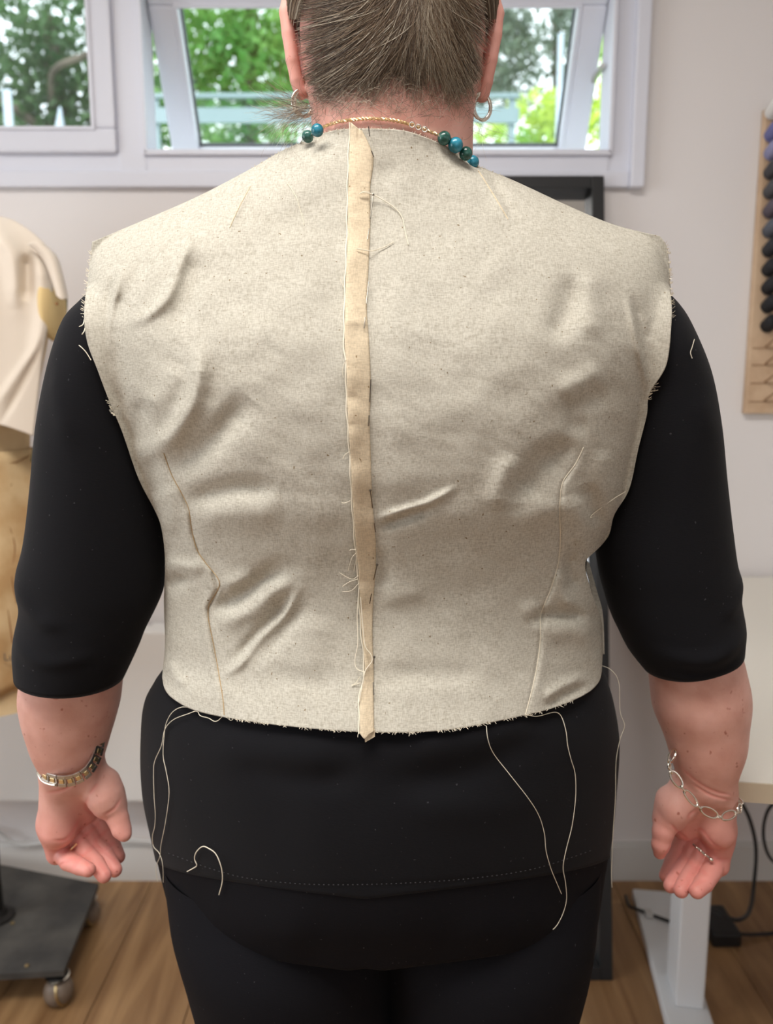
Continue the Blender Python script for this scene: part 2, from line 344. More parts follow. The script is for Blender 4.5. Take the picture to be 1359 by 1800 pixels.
MX = Matrix.Translation((0, D+.035, hz)) @ Matrix.Rotation(ang, 4, 'X')
def sash_part(name, f, m):
    mb = MB(); f(mb); mb.V = [tuple(MX @ Vector(v)) for v in mb.V]; return mb.build(name, m, w2, False)
sx0, sx1 = ox0+.001, ox1-.001; sw = .056
sash_part('sash', lambda b: rect_frame(b, sx0, sx1, -hs, 0, sw, -.035, .035, bev=.006), M['upvc'])
sash_part('gasket', lambda b: (rect_frame(b, sx0+sw-.001, sx1-sw+.001, -hs+sw-.001, -sw+.001, .009, -.010, .012, bev=0), rect_frame(b, sx0-.003, sx1+.003, -hs-.003, .003, .006, .024, .03, bev=0)), M['gasket'])
sash_part('glazing_bead', lambda b: rect_frame(b, sx0+sw-.004, sx1-sw+.004, -hs+sw-.004, -sw+.004, .010, -.037, -.006, bev=.003), M['upvc'])
sash_part('pane', lambda b: b.box((sx0+sw-.006, 0, -hs+sw-.006), (sx1-sw+.006, .004, -sw+.006)), M['glass'])
mb = MB(); q = MX @ Vector((sx1-.001, -.03, -.20)); mb.box((ox1-.012, D+.03, q.z-.005), (ox1-.004, q.y+.02, q.z+.005)); mb.build('window_stay', M['steel'], w2, False)

# ------------------------------------------------------------------ outdoors
g = MB().box((-14, D+.5, -.4), (14, 30, -.3)).build('garden_lawn', M['grass'], smooth=False); tag(g, kind='structure')
def leaves(blobs, n, size, spread=1):
    n = int(n); bl = np.array(blobs); wgt = bl[:, 3]*bl[:, 4]*bl[:, 5]; wgt = wgt/wgt.sum(); k = RNG.choice(len(bl), n, p=wgt)
    d = RNG.normal(size=(n, 3)); d /= np.linalg.norm(d, axis=1)[:, None]; r = RNG.uniform(.25, 1, n)**.5
    c = bl[k, :3]+d*bl[k, 3:]*r[:, None]
    a = RNG.normal(size=(n, 3)); a /= np.linalg.norm(a, axis=1)[:, None]; b = np.cross(a, RNG.normal(size=(n, 3))); b /= np.linalg.norm(b, axis=1)[:, None]
    s = RNG.uniform(.6, 1.3, n)[:, None]*size
    V = np.stack([c-a*s, c+b*s*.45, c+a*s, c-b*s*.45], 1).reshape(-1, 3); F = np.arange(n*4).reshape(-1, 4); return V, F
def tree(name, loc, label, cat, blobs, n, size, m, trunk, branches=()):
    t = empty(name, loc, label, cat, 'trees and shrubs outside the window')
    V, F = leaves(blobs, n, size); o = mesh_obj('crown', V, F, m, t, False); o['kind'] = 'stuff'
    tp, tr = trunk
    MB().tube(smooth_path(tp, 5), [tr*(1-.6*i/(5*(len(tp)-1))) for i in range(5*(len(tp)-1)+1)], 10).build('trunk', M['bark'], t)
    for b in branches:
        MB().tube(smooth_path(b[0], 5), b[1], 6).build('branch', M['bark'], t)
    return t
def blob(px, py, Y, rx, ry, rz): p = P(px, py, Y); return (p.x, p.y, p.z, rx, ry, rz)
bl = [blob(-40, 60, 8, .9, .6, .6), blob(60, 150, 8, .9, .6, .6), blob(130, 80, 8, .6, .5, .7), blob(10, 230, 8, .9, .7, .5), blob(140, 210, 8, .6, .5, .5), blob(70, 330, 8, 1.3, .8, .8), blob(90, 30, 8.2, .5, .3, .3), blob(260, 200, 8, .5, .5, .9)]
p0 = P(100, 300, 8)
tree('oak_tree', (p0.x, 8, -.3), 'dark green leafy tree filling the left window, grey branch across it', 'tree', bl, 6800, .06, M['leaf_dark'], ([(p0.x, 8, -.3), (p0.x+.1, 8, 2), (p0.x, 8, 4.6)], .16),
     [([P(85, 260, 7.9), P(90, 180, 7.6), P(95, 125, 7.4), P(150, 98, 7.3), P(185, 80, 7.3)], .03), ([P(85, 250, 7.8), P(40, 200, 7.6), P(-20, 170, 7.6)], .04)])
bl = [blob(360, 60, 9, .7, .5, .6), blob(430, 30, 9, .7, .5, .5), blob(470, 120, 9, .8, .5, .5), blob(400, 200, 9, .9, .5, .35), blob(330, 260, 9, .8, .5, .6), blob(500, 40, 9, .6, .4, .7), blob(560, 200, 9, 1, .5, .8), blob(640, 90, 9, 1, .5, 1), blob(300, 110, 9, .5, .5, .8)]
p0 = P(450, 300, 9)
tree('maple_tree', (p0.x, 9, -.3), 'light green leafy tree seen through the open window left of the head', 'tree', bl, 8200, .065, M['leaf_green'], ([(p0.x, 9, -.3), (p0.x-.1, 9, 2.2), (p0.x, 9, 5.2)], .15),
     )
bl = [blob(930, 20, 12, 1.1, .6, .55), blob(880, 100, 12, .5, .5, .5), blob(1010, 80, 12, .35, .5, .9), blob(900, 170, 12, .6, .4, .4), blob(960, 110, 12, .45, .4, .18), blob(780, 100, 12, 1.4, .6, 1.2), blob(860, 30, 12, .5, .4, .4)]
p0 = P(985, 300, 12)
tree('grey_tree', (p0.x, 12, -.3), 'distant greyish tree with sky between its branches, right of the head', 'tree', bl, 5200, .07, M['leaf_grey'], ([(p0.x, 12, -.3), (p0.x, 12, 3), (p0.x-.15, 12, 7)], .13))
bl = [blob(950, 190, 7, .3, .3, .14), blob(985, 200, 7, .25, .3, .2), blob(920, 225, 7, .4, .3, .14), blob(1030, 250, 7, .5, .4, .4), blob(1060, 130, 7, .18, .3, .5), blob(880, 260, 7, .5, .3, .15)]
p0 = P(980, 300, 7)
tree('yellow_shrub', (p0.x, 7, -.3), 'bright yellow-green shrub at the lower right of the open window', 'shrub', bl, 2200, .045, M['leaf_yellow'], ([(p0.x, 7, -.3), (p0.x+.05, 7, 1.5), (p0.x, 7, 3.2)], .05))
a = P(979, 300, 6.2); b_ = P(977, 60, 6.2)
tag(MB().tube([(a.x, 6.2, -.3), (a.x, 6.2, b_.z)], .022, 10).build('garden_pole', M['pale_paint']), 'pale thin upright pole among the trees right of the head', 'pole')
a = P(16, 195, 6.5); t0 = P(16, 158, 6.5)
tag(MB().box((a.x-.035, 6.48, -.3), (a.x+.03, 6.5, t0.z), bev=.004).build('garden_post', M['pale_paint'], smooth=False), 'short pale post at the far left of the left window', 'post')
a = P(106, 235, 6.5); t0 = P(106, 188, 6.5)
mb = MB(); mb.tube([(a.x, 6.5, -.3), (a.x, 6.5, t0.z-.15), (a.x+.01, 6.5, t0.z)], [.05, .035, .008], 10)
tag(mb.build('garden_parasol', M['pale_paint']), 'closed pale pointed garden parasol at the bottom of the left window', 'parasol')
fz = P(400, 168, 6.4).z
fe = empty('garden_rail', (-1, 6.4, -.3), 'grey-blue horizontal garden rail crossing the open window left of the head', 'rail')
MB().box((-1.8, 6.38, fz-.02), (1.0, 6.42, fz+.012)).build('rail', M['rail_paint'], fe, False)
MB().box((-1.8, 6.38, fz-.20), (1.0, 6.40, fz-.09)).build('rail', M['rail_paint'], fe, False)
for x in (-1.75, -.3, .95): MB().box((x-.025, 6.40, -.3), (x+.025, 6.45, fz)).build('post', M['rail_paint'], fe, False)

# ------------------------------------------------------------------ radiator, cables, desk, mirror
rY = D-.09; rz0, rz1 = za(1410, rY), za(1110, rY)
rad = empty('panel_radiator', (-.75, rY, 0), 'white flat panel radiator on the wall behind the left hand', 'radiator')
MB().box((-1.55, rY, rz0), (-.12, rY+.05, rz1), bev=.006).build('front_panel', M['white_gloss'], rad, False)
mb = MB()
for k in range(34): mb.box((-1.53+k*.0415, rY+.052, rz1-.012), (-1.53+k*.0415+.028, rY+.078, rz1-.004))
mb.build('top_grille', M['white_gloss'], rad, False)
for x in (-1.3, -.4): MB().box((x, rY+.045, rz0+.05), (x+.03, D-.0005, rz1-.05)).build('wall_bracket', M['white_gloss'], rad, False)
for x in (-1.5, -.17): MB().tube([(x, rY+.03, rz0+.004), (x, rY+.03, 0)], .008, 8).build('pipe', M['white_gloss'], rad)
def cable(name, pts, r, m, label, cat='cable'): return tag(MB().tube(smooth_path(pts, 8), r, 8).build(name, m), label, cat)
cy = D-.03
cable('white_cable', [P(-60, 1462, cy), P(-10, 1462, cy), P(30, 1484, cy), P(70, 1482, cy), P(130, 1476, cy), P(200, 1476, cy), P(250, 1478, cy), P(300, 1486, cy), P(420, 1500, cy)], .0045, M['cable_white'], 'thin white cable sagging along the wall under the radiator')

# desk (turned about eight degrees)
DZ = .752
A_ = PZ(1283, 1372, DZ); dirb = Vector((math.sin(math.radians(8.3)), math.cos(math.radians(8.3)), 0)); dirr = Vector((dirb.y, -dirb.x, 0))
desk = empty('standing_desk', (A_.x+.3, A_.y+.4, 0), 'white height-adjustable desk right of the person', 'desk')
DM = Matrix(((dirr.x, dirb.x, 0, A_.x), (dirr.y, dirb.y, 0, A_.y), (0, 0, 1, 0), (0, 0, 0, 1)))
dep = (D-.02-A_.y)/dirb.y - .0
def dbox(name, lo, hi, m, bev=.002): return MB().box(lo, hi, DM, bev=bev).build(name, m, desk, False)
mb = MB(); v = [DM @ Vector((0, 0, 0)), DM @ Vector((1.1, 0, 0)), DM @ Vector((1.1, dep+.0, 0)), DM @ Vector((0, dep, 0))]
v[2].y = min(v[2].y, D-.018); v[3].y = D-.018; v[2].y = D-.018
mb.add([(q.x, q.y, DZ-.024) for q in v]+[(q.x, q.y, DZ) for q in v], [(3, 2, 1, 0), (4, 5, 6, 7), (0, 1, 5, 4), (1, 2, 6, 5), (2, 3, 7, 6), (3, 0, 4, 7)])
mb.build('desktop', M['desk_top'], desk, False)
e0, e1 = v[0], v[1]
MB().box((0, -.0015, DZ-.023), (1.1, 0, DZ-.001), DM).build('edge_band', M['desk_edge'], desk, False)
cb = PZ(1224, 1772, .03)           # column foot, near edge
lc = DM.inverted() @ Vector((cb.x, cb.y, 0))
cx0 = lc.x-.038
dbox('column', (cx0, lc.y, .028), (cx0+.052, lc.y+.085, DZ-.06), M['white_metal'], .004)
dbox('column_sleeve', (cx0-.007, lc.y-.006, .35), (cx0+.059, lc.y+.091, DZ-.05), M['white_metal'], .004)
f0 = DM.inverted() @ PZ(1103, 1541, .02); 
dbox('foot', (cx0-.012-.01, lc.y-.30, .004), (cx0+.062, lc.y+.36, .028), M['white_metal'], .004)
dbox('cross_beam', (cx0, lc.y+.02, DZ-.058), (1.0, lc.y+.07, DZ-.026), M['white_metal'], .003)
dbox('top_bracket', (cx0, .08, DZ-.05), (cx0+.052, dep-.08, DZ-.0245), M['white_metal'], .003)
o2 = dbox('column', (.93, lc.y, .028), (.98, lc.y+.085, DZ-.06), M['white_metal'], .004)
dbox('foot', (.91, lc.y-.30, .004), (1.0, lc.y+.36, .028), M['white_metal'], .004)
for (xx, yy) in ((cx0+.02, lc.y-.27), (cx0+.02, lc.y+.33), (.955, lc.y-.27), (.955, lc.y+.33)):
    p = DM @ Vector((xx, yy, 0)); MB().lathe([(.014, 0), (.014, .005)], p, 12).build('glide', M['cable_black'], desk)
# cables and adapter
cable('black_cable', [P(1300, 1405, 1.62), P(1318, 1440, 1.64), P(1329, 1490, 1.66), P(1326, 1550, 1.62), P(1318, 1600, 1.52), P(1298, 1617, 1.45), P(1270, 1608, 1.45), P(1240, 1590, 1.5)], .0042, M['cable_black'], 'thick black cable looping down from the desk to the floor')
cable('black_cable', [P(1375, 1400, 1.6), P(1350, 1425, 1.62), P(1342, 1465, 1.66), P(1352, 1505, 1.67), P(1380, 1530, 1.67)], .0036, M['cable_black'], 'thin black cable curving at the right edge under the desk')
ad = empty('power_adapter', PZ(1262, 1640, 0), 'black power adapter on the floor behind the desk column', 'adapter')
c0 = PZ(1262, 1640, 0)
MB().box((c0.x-.032, c0.y-.05, .002), (c0.x+.03, c0.y+.05, .034), bev=.006).build('body', M['cable_black'], ad, False)
MB().tube(smooth_path([(c0.x+.025, c0.y, .018), PZ(1300, 1641, .012), PZ(1340, 1642, .006), PZ(1400, 1636, .006)], 6), .0036, 8).build('lead', M['cable_black'], ad)
tag(MB().tube(smooth_path([PZ(1100, 1575, .01), PZ(1106, 1592, .03), PZ(1120, 1598, .034), PZ(1145, 1608, .034), PZ(1178, 1620, .034), PZ(1200, 1628, .036)], 6), .0036, 8).build('desk_motor_cable', M['cable_black']), 'short black cable lying across the desk foot, tied with a white clip', 'cable')
p = PZ(1140, 1606, .034); tag(MB().box((p.x-.008, p.y-.010, .029), (p.x+.008, p.y+.010, .040), bev=.002).build('cable_clip', M['cable_white'], smooth=False), 'small white clip around the cable on the desk foot', 'clip')
# leaning mirror
mbp = PZ(1063, 1722, 0); mtp = P(1068, 310, D-.03)
mir = empty('leaning_mirror', (mbp.x-.3, mbp.y, 0), 'tall black-framed mirror leaning on the wall behind the person', 'mirror')
up = (Vector((0, mtp.y-mbp.y, mtp.z))).normalized(); hgt = math.hypot(mtp.y-mbp.y, mtp.z)
nx = Vector((1, 0, 0)); ny = nx.cross(up)*-1  # pointing away from camera
ny = Vector((0, up.z, -up.y)); xr_ = (mbp.x+mtp.x)/2+.004; wd = .55
MM = Matrix(((1, 0, 0, xr_), (0, ny.y, up.y, mbp.y), (0, ny.z, up.z, .0), (0, 0, 0, 1)))
fw = .026
for nm, lo, hi in (('side_frame', (-fw, -.004, 0), (0, .036, hgt)), ('side_frame', (-wd, -.004, 0), (-wd+fw, .036, hgt)), ('top_frame', (-wd+fw, -.004, hgt-fw), (-fw, .036, hgt)), ('bottom_frame', (-wd+fw, -.004, 0), (-fw, .036, fw))):
    MB().box(lo, hi, MM, bev=.002).build(nm, M['black_frame'], mir, False)
MB().box((-wd+fw-.004, .028, fw-.004), (-fw+.004, .033, hgt-fw+.004), MM).build('mirror_glass', M['mirror'], mir, False)

# ------------------------------------------------------------------ thread rack with spools
bY = D-.022; bd = empty('thread_rack', (xa(1400, bY, 450), bY, za(728, bY)), 'birch wall rack for thread spools at the right edge', 'rack')
bx0 = xa(1329, bY, 460); bz0, bz1 = za(727, bY), za(190, bY)
MB().box((bx0, bY, bz0), (bx0+.30, D-.002, bz1), bev=.002).build('board', M['birch'], bd, False)
cols = [(222, 220, 216), (108, 110, 158), (142, 142, 176), (66, 64, 68), (74, 74, 78), (88, 80, 90), (84, 88, 98), (38, 40, 46), (28, 29, 35), (26, 27, 32), (22, 23, 28), (18, 18, 22)]
ys = [206, 246, 278, 312, 346, 380, 414, 448, 482, 514, 546, 580]
names = ['white', 'violet-blue', 'lilac', 'charcoal', 'dark grey', 'mauve-grey', 'blue-grey', 'near-black', 'black', 'black', 'black', 'black']
for i, (yy, c) in enumerate(zip(ys, cols)):
    pxl = 1352-.024*(yy-206)*.9
    for j in range(2):
        base_ = P(pxl+4+j*37, yy-6, bY)
        ax = Vector((0.0, -1, .38)).normalized(); R_ = ax.to_track_quat('Z', 'Y').to_matrix().to_4x4()
        MB().tube([base_+ax*-.004, base_+ax*.058], .0022, 8).build('peg', M['birch_dark'], bd)
        if j == 0:
            lab = {0: 'white thread spool, topmost on the rack', 1: 'violet-blue thread spool near the top of the rack', 2: 'lilac thread spool below the violet-blue one', 3: 'charcoal thread spool below the lilac one',
               4: 'dark grey thread spool below the charcoal one', 5: 'mauve-grey thread spool in the middle of the rack', 6: 'blue-grey thread spool above the black ones', 7: 'near-black thread spool, highest of the black ones',
               8: 'black thread spool, second of the black ones from the top', 9: 'black thread spool, third from the bottom of the column', 10: 'black thread spool, second from the bottom of the column', 11: 'black thread spool at the very bottom of the column'}[i]
            sp = empty('thread_spool', base_, lab, 'spool', 'thread spools on the wall rack')
            mm = mat('thread_'+str(i), c, .75, bump=(240, .4, .001))
            MB().lathe([(.0135, .004), (.0150, .008), (.0155, .020), (.0148, .030), (.0118, .037), (.008, .040)], base_, 18, R_).build('wound_thread', mm, sp)
            MB().lathe([(.0152, .0008), (.0152, .004)], base_, 18, R_).build('base_flange', mm, sp)
            MB().lathe([(.0062, .040), (.0062, .046), (.0025, .046)], base_, 14, R_).build('spool_cap', M['cable_black'] if i > 6 else mm, sp)
for yy in (610, 640, 672, 704):
    for j in range(2):
        base_ = P(1338-.02*(yy-600)+8+j*34, yy, bY); ax = Vector((0, -1, .38)).normalized()
        MB().tube([base_+ax*-.004, base_+ax*.05], .0022, 8).build('peg', M['birch_dark'], bd)
    z_ = za(yy+2, bY); MB().box((bx0+.006, bY-.0015, z_-.0012), (bx0+.29, bY+.002, z_+.0012)).build('shelf_groove', M['birch_dark'], bd, False)

# ------------------------------------------------------------------ generic patches
def cr(pts, n):
    """resample a pixel polyline smoothly to n points by arc length"""
    pts = np.array(pts, float); 
    if len(pts) > 2:
        out = []
        for i in range(len(pts)-1):
            p0 = pts[max(i-1, 0)]; p1 = pts[i]; p2 = pts[i+1]; p3 = pts[min(i+2, len(pts)-1)]
            t = np.linspace(0, 1, 24, endpoint=False)[:, None]
            out.append(.5*((2*p1)+(p2-p0)*t+(2*p0-5*p1+4*p2-p3)*t*t+(3*p1-p0-3*p2+p3)*t**3))
        pts = np.vstack(out+[pts[-1:]])
    d = np.r_[0, np.cumsum(np.linalg.norm(np.diff(pts, axis=0), axis=1))]; s = np.linspace(0, d[-1], n)
    return np.stack([np.interp(s, d, pts[:, k]) for k in range(pts.shape[1])], 1)
def coons(top, bot, left, right, nu, nv):
    T, B, L, R = cr(top, nu), cr(bot, nu), cr(left, nv), cr(right, nv)
    u = np.linspace(0, 1, nu)[None, :, None]; v = np.linspace(0, 1, nv)[:, None, None]
    S = (1-v)*T[None]+v*B[None]+(1-u)*L[:, None]+u*R[:, None]
    S -= (1-u)*(1-v)*T[0]+u*(1-v)*T[-1]+(1-u)*v*B[0]+u*v*B[-1]
    return S
def gridF(nv, nu, wrap=False):
    i = np.arange(nv-1)[:, None]*nu; j = np.arange(nu if wrap else nu-1)[None]; k = (j+1) % nu
    return np.stack([i+j, i+nu+j, i+nu+k, i+k], -1).reshape(-1, 4)
def ridges(px, py, items):
    """sum of folds: (polyline, sigma px, height mm) -> height in metres"""
    Hh = np.zeros_like(px)
    for pl, sg, am in items:
        q = cr(pl, 14); best = np.full(px.shape, 1e9); tt = np.zeros(px.shape)
        for i in range(len(q)-1):
            a, b = q[i], q[i+1]; ab = b-a; L2 = (ab**2).sum()+1e-9
            h = np.clip(((px-a[0])*ab[0]+(py-a[1])*ab[1])/L2, 0, 1)
            d = np.hypot(px-a[0]-h*ab[0], py-a[1]-h*ab[1]); m = d < best
            best = np.where(m, d, best); tt = np.where(m, (i+h)/(len(q)-1), tt)
        tap = np.minimum(1, 4*np.minimum(tt, 1-tt)+.15)
        Hh += am*.001*np.exp(-(best/sg)**2/2)*tap
    return Hh
def wavy(px, py, seed, sc, am):
    r = np.random.default_rng(seed); out = np.zeros_like(px)
    for k in range(9):
        a = r.uniform(0, 2*math.pi); f = r.uniform(.6, 1.6)/sc; out += np.sin(2*math.pi*f*(px*math.cos(a)+py*math.sin(a))+r.uniform(0, 6.28)+1.5*np.sin(px/sc*2+k))
    return out/9*am*.001
def strip_two_sided(name, V, nv, nu, m, parent, thick):
    """closed thin cloth: back layer offset along +Y by thick"""
    V = V.reshape(nv, nu, 3); n = nv*nu; B = V.copy(); B[..., 1] += thick
    F = gridF(nv, nu); Fb = F[:, ::-1]+n
    r = np.arange(nu-1); c = np.arange(nv-1)*nu
    E = [np.stack([r, r+1, r+1+n, r+n], 1), np.stack([(nv-1)*nu+r+1, (nv-1)*nu+r, (nv-1)*nu+r+n, (nv-1)*nu+r+1+n], 1),
         np.stack([c+nu, c, c+n, c+nu+n], 1), np.stack([c+nu-1, c+nu-1+nu, c+nu-1+nu+n, c+nu-1+n], 1)]
    return mesh_obj(name, np.concatenate([V.reshape(-1, 3), B.reshape(-1, 3)]), np.concatenate([F, Fb]+E), m, parent)

# ------------------------------------------------------------------ dress form on its stand
FY = 1.52
pp = PZ(-4, 1612, .085); pX, pY = pp.x, pp.y
form = empty('dress_form', (pX, pY, 0), 'old linen-covered dress form on a dark wheeled stand at the left edge', 'dress form')
cs = [PZ(-150, 1722, .085), PZ(112, 1706, .085), PZ(173, 1553, .085), PZ(-60, 1508, .085)]
mb = MB(); mb.add([(c.x, c.y, .073) for c in cs]+[(c.x, c.y, .085) for c in cs], [(3, 2, 1, 0), (4, 5, 6, 7), (0, 1, 5, 4), (1, 2, 6, 5), (2, 3, 7, 6), (3, 0, 4, 7)])
mb.build('base_plate', M['iron'], form, False)
rb = PZ(16, 1634, .085)
for k, (x, y) in enumerate(((pX+.04, pY-.02), (pX-.03, pY+.035), (pX-.03, pY-.03), (cs[1].x-.075, cs[1].y+.012))):
    MB().lathe([(.004, .085), (.004, .087), (.002, .0885)], (x, y, 0), 10).build('rivet', M['brass'], form)
MB().tube([(pX, pY, .08), (pX, pY, .72)], .0125, 20).build('pole', M['iron_black'], form)
MB().lathe([(.034, .085), (.034, .090), (.020, .094), (.017, .105)], (pX, pY, 0), 24).build('pole_flange', M['iron_black'], form)
cen = sum((Vector((c.x, c.y, 0)) for c in cs), Vector())/4
for (c, px_, py_) in ((cs[1], 100, 1742), (cs[2], 168, 1592), (cs[0], 0, 0), (cs[3], 0, 0)):
    q = Vector((c.x, c.y, 0)); q = q+(cen-q).normalized()*.028
    b = MB().sphere((q.x, q.y, .028), .028, 22).build('caster_ball', M['caster'], form)
    MB().lathe([(.0225, 0), (.0282, 0), (.0290, .0025), (.0282, .005), (.0225, .005)], (q.x+.006, q.y, .028), 26, Matrix.Rotation(math.radians(75), 4, 'Y')).build('caster_band', M['brass'], b)
    MB().lathe([(.013, .055), (.020, .057), (.020, .062), (.011, .066), (.009, .074)], (q.x, q.y, 0), 20).build('caster_swivel', M['iron_black'], form)
    MB().lathe([(.0198, .0585), (.0225, .060), (.0198, .0615)], (q.x, q.y, 0), 20).build('caster_ring', M['silver'], form)
prof = [(1225, .150, .120), (1180, .162, .13), (1080, .172, .135), (980, .165, .13), (880, .140, .115), (800, .125, .10), (740, .130, .105), (660, .155, .12), (600, .172, .125), (540, .185, .12), (480, .188, .105), (430, .175, .085), (400, .145, .07), (385, .085, .055), (370, .055, .05), (330, .050, .048)]
V = []; ns = 40
for (yy, rx, ry) in prof:
    z = P(0, yy, pY).z
    for k in range(ns):
        a = 2*math.pi*k/ns; V.append((pX+rx*math.cos(a), pY+ry*math.sin(a), z))
F = [tuple(f[::-1]) for f in gridF(len(prof), ns, True)]+[tuple(range(ns)), tuple(range((len(prof)-1)*ns, len(prof)*ns))[::-1]]
mesh_obj('torso', V, F, M['linen_form'], form)
# hip cover of older cloth, with a wavy stained hem
nu_, nv_ = 60, 24; G = []
zt_, zb_ = P(0, 790, pY).z, P(0, 1222, pY-.13).z
pz = [P(0, p[0], pY).z for p in prof][::-1]; prx = [p[1] for p in prof][::-1]; pry = [p[2] for p in prof][::-1]
for i in range(nv_):
    t = i/(nv_-1)
    for k in range(nu_):
        a = 2*math.pi*k/nu_; z = zt_+(zb_-zt_)*t - (.010*math.sin(a*5)+.006*math.sin(a*11+1))*t - .02*math.sin(a)*(1-t)*0
        rx = np.interp(-z, [-q for q in pz], prx)+.006+.003*math.sin(a*7+t*4); ry = np.interp(-z, [-q for q in pz], pry)+.006+.003*math.sin(a*7+t*4)
        G.append((pX+rx*math.cos(a), pY+ry*math.sin(a), z))
hip = mesh_obj('hip_cover', G, gridF(nv_, nu_, True), M['linen_old'], form)
md = hip.modifiers.new('s', 'SOLIDIFY'); md.thickness = .003; md.offset = 1
def on_form(px, py, off=.012):
    # point on the form's front surface under a pixel
    for s in range(200):
        Y = pY-.16+s*.001; p = P(px, py, Y)
        rx = np.interp(-p.z, [-q for q in pz], prx)+off; ry = np.interp(-p.z, [-q for q in pz], pry)+off
        if ((p.x-pX)/rx)**2+((p.y-pY)/ry)**2 <= 1: return p
    return P(px, py, pY)
for k, pl in enumerate([[(2, 900), (8, 960), (4, 1020), (14, 1075), (22, 1130)], [(20, 850), (12, 905), (26, 960), (20, 1010), (30, 1060)], [(5, 815), (30, 812), (52, 800)]]):
    MB().tube([on_form(*q, .009) for q in cr(pl, 26)], .0011, 5).build('stain_edge', M['stain'], hip)
def text_on(txt, p, size, m, parent, name='printed_letters', rot=(math.radians(90), 0, 0), ext=.0003):
    cu = bpy.data.curves.new(name, 'FONT'); cu.body = txt; cu.size = size; cu.extrude = ext
    t = bpy.data.objects.new(name, cu); C.objects.link(t); t.location = p; t.rotation_euler = rot
    bpy.context.view_layer.update(); dg = bpy.context.evaluated_depsgraph_get(); me = bpy.data.meshes.new_from_object(t.evaluated_get(dg))
    me.transform(t.matrix_world); bpy.data.objects.remove(t)
    o = bpy.data.objects.new(name, me); C.objects.link(o); me.materials.clear(); me.materials.append(m); o.parent = parent; return o
q = on_form(8, 1160, .0125); q.y -= .004; text_on('Lu', q, .021, M['ink'], hip)
# armhole plate and green side edge
pc = P(92, 538, pY-.06)
b = MB(); b.sphere((0, 0, 0), 1, 28); b.V = [(pc.x+v[0]*.016, pc.y+v[1]*.05, pc.z+v[2]*.062) for v in b.V]; pl_ = b.build('armhole_plate', M['linen_inner'], form)
MB().sphere(tuple(P(100, 534, pY-.105)), .003, 10).build('plate_screw', M['stain'], pl_)
MB().tube([P(px, py, pY-.02) for px, py in cr([(112, 520), (108, 600), (90, 680), (74, 745), (62, 800), (60, 812)], 20)], .007, 10).build('side_piping', M['green_edge'], form)
# wool garment draped over the form
S = coons([(-190, 395), (-100, 372), (0, 380), (42, 398), (78, 428)], [(-190, 730), (-60, 738), (0, 748), (52, 766)], [(-190, 395), (-190, 730)], [(78, 428), (92, 470), (88, 540), (72, 640), (58, 766)], 90, 110)
px, py = S[..., 0], S[..., 1]
dY = np.full(px.shape, pY-.115); s_ = np.clip((px+70)/185, -1, 1); dY += .075*(1-np.sqrt(np.clip(1-s_**2*.85, 0, 1)))
tt = np.clip((py-375)/90, 0, 1); dY += .07*(1-np.sqrt(1-(1-tt)**2))
dY -= ridges(px, py, [([(-20, 400), (18, 440), (30, 500), (28, 545)], 12, 14), ([(62, 440), (72, 480), (76, 560), (60, 640)], 10, 12), ([(46, 445), (46, 500), (44, 530)], 8, -20), ([(75, 600), (30, 660), (-10, 720)], 6, 5), ([(80, 590), (36, 680), (0, 745)], 4, -5), ([(-30, 450), (-40, 600), (-60, 740)], 18, 9)])
Vc = Pn(px, py, dY)
coat = empty('draped_garment', (pX, pY, float(Vc[..., 2].min())), 'ivory wool garment piece draped over the dress form\'s shoulder', 'garment')
strip_two_sided('wool_cloth', Vc.reshape(-1, 3), 110, 90, M['wool'], coat, .005)
S = coons([(48, 430), (62, 424), (76, 428)], [(99, 520), (108, 526), (118, 524)], [(48, 430), (72, 452), (86, 480), (99, 520)], [(76, 428), (97, 448), (108, 480), (118, 524)], 20, 40)
px, py = S[..., 0], S[..., 1]; u = np.linspace(-1, 1, 20)[None]; Vc = Pn(px, py, pY-.105-.018*np.sqrt(1-u*u*.95)+0*px)
strip_two_sided('sleeve_cap', Vc.reshape(-1, 3), 40, 20, M['wool'], coat, .006)

# ================================================================== THE PERSON
# body table: py, left px, right px, mid depth Y, half depth
TB = [(180, 170, 1150, .738, .046), (330, 170, 1150, .737, .056), (395, 168, 1154, .737, .067), (430, 163, 1162, .738, .077), (520, 152, 1181, .745, .105), (600, 162, 1178, .750, .128), (700, 190, 1150, .752, .137), (800, 228, 1122, .752, .135),
      (900, 268, 1092, .750, .124), (960, 284, 1060, .750, .112), (1020, 289, 1052, .752, .103), (1100, 289, 1058, .754, .100), (1180, 280, 1064, .756, .110), (1230, 255, 1078, .758, .124), (1300, 247, 1089, .760, .145),
      (1400, 250, 1084, .762, .155), (1480, 266, 1076, .764, .160), (1560, 284, 1064, .764, .158), (1640, 306, 1051, .764, .150), (1700, 326, 1034, .764, .132), (1800, 354, 1003, .764, .115)]
def midY(py): return itp(py, TB, 3)
def backY(px, py, inset=0.0):
    L = itp(py, TB, 1); R = itp(py, TB, 2); c = (L+R)/2; h = (R-L)/2; s = np.clip(np.abs((px-c)/h), 0, 1); p = np.interp(py, [400, 700, 1100, 1300], [2.8, 2.5, 2.3, 2.1])
    f = (1-s**p)**(1/p)
    y = itp(py, TB, 3)-(itp(py, TB, 4)-inset)*f
    return y
person = empty('person', (0, .76, 0), 'person seen from behind in a cream muslin bodice over black top and trousers, arms hanging', 'person')

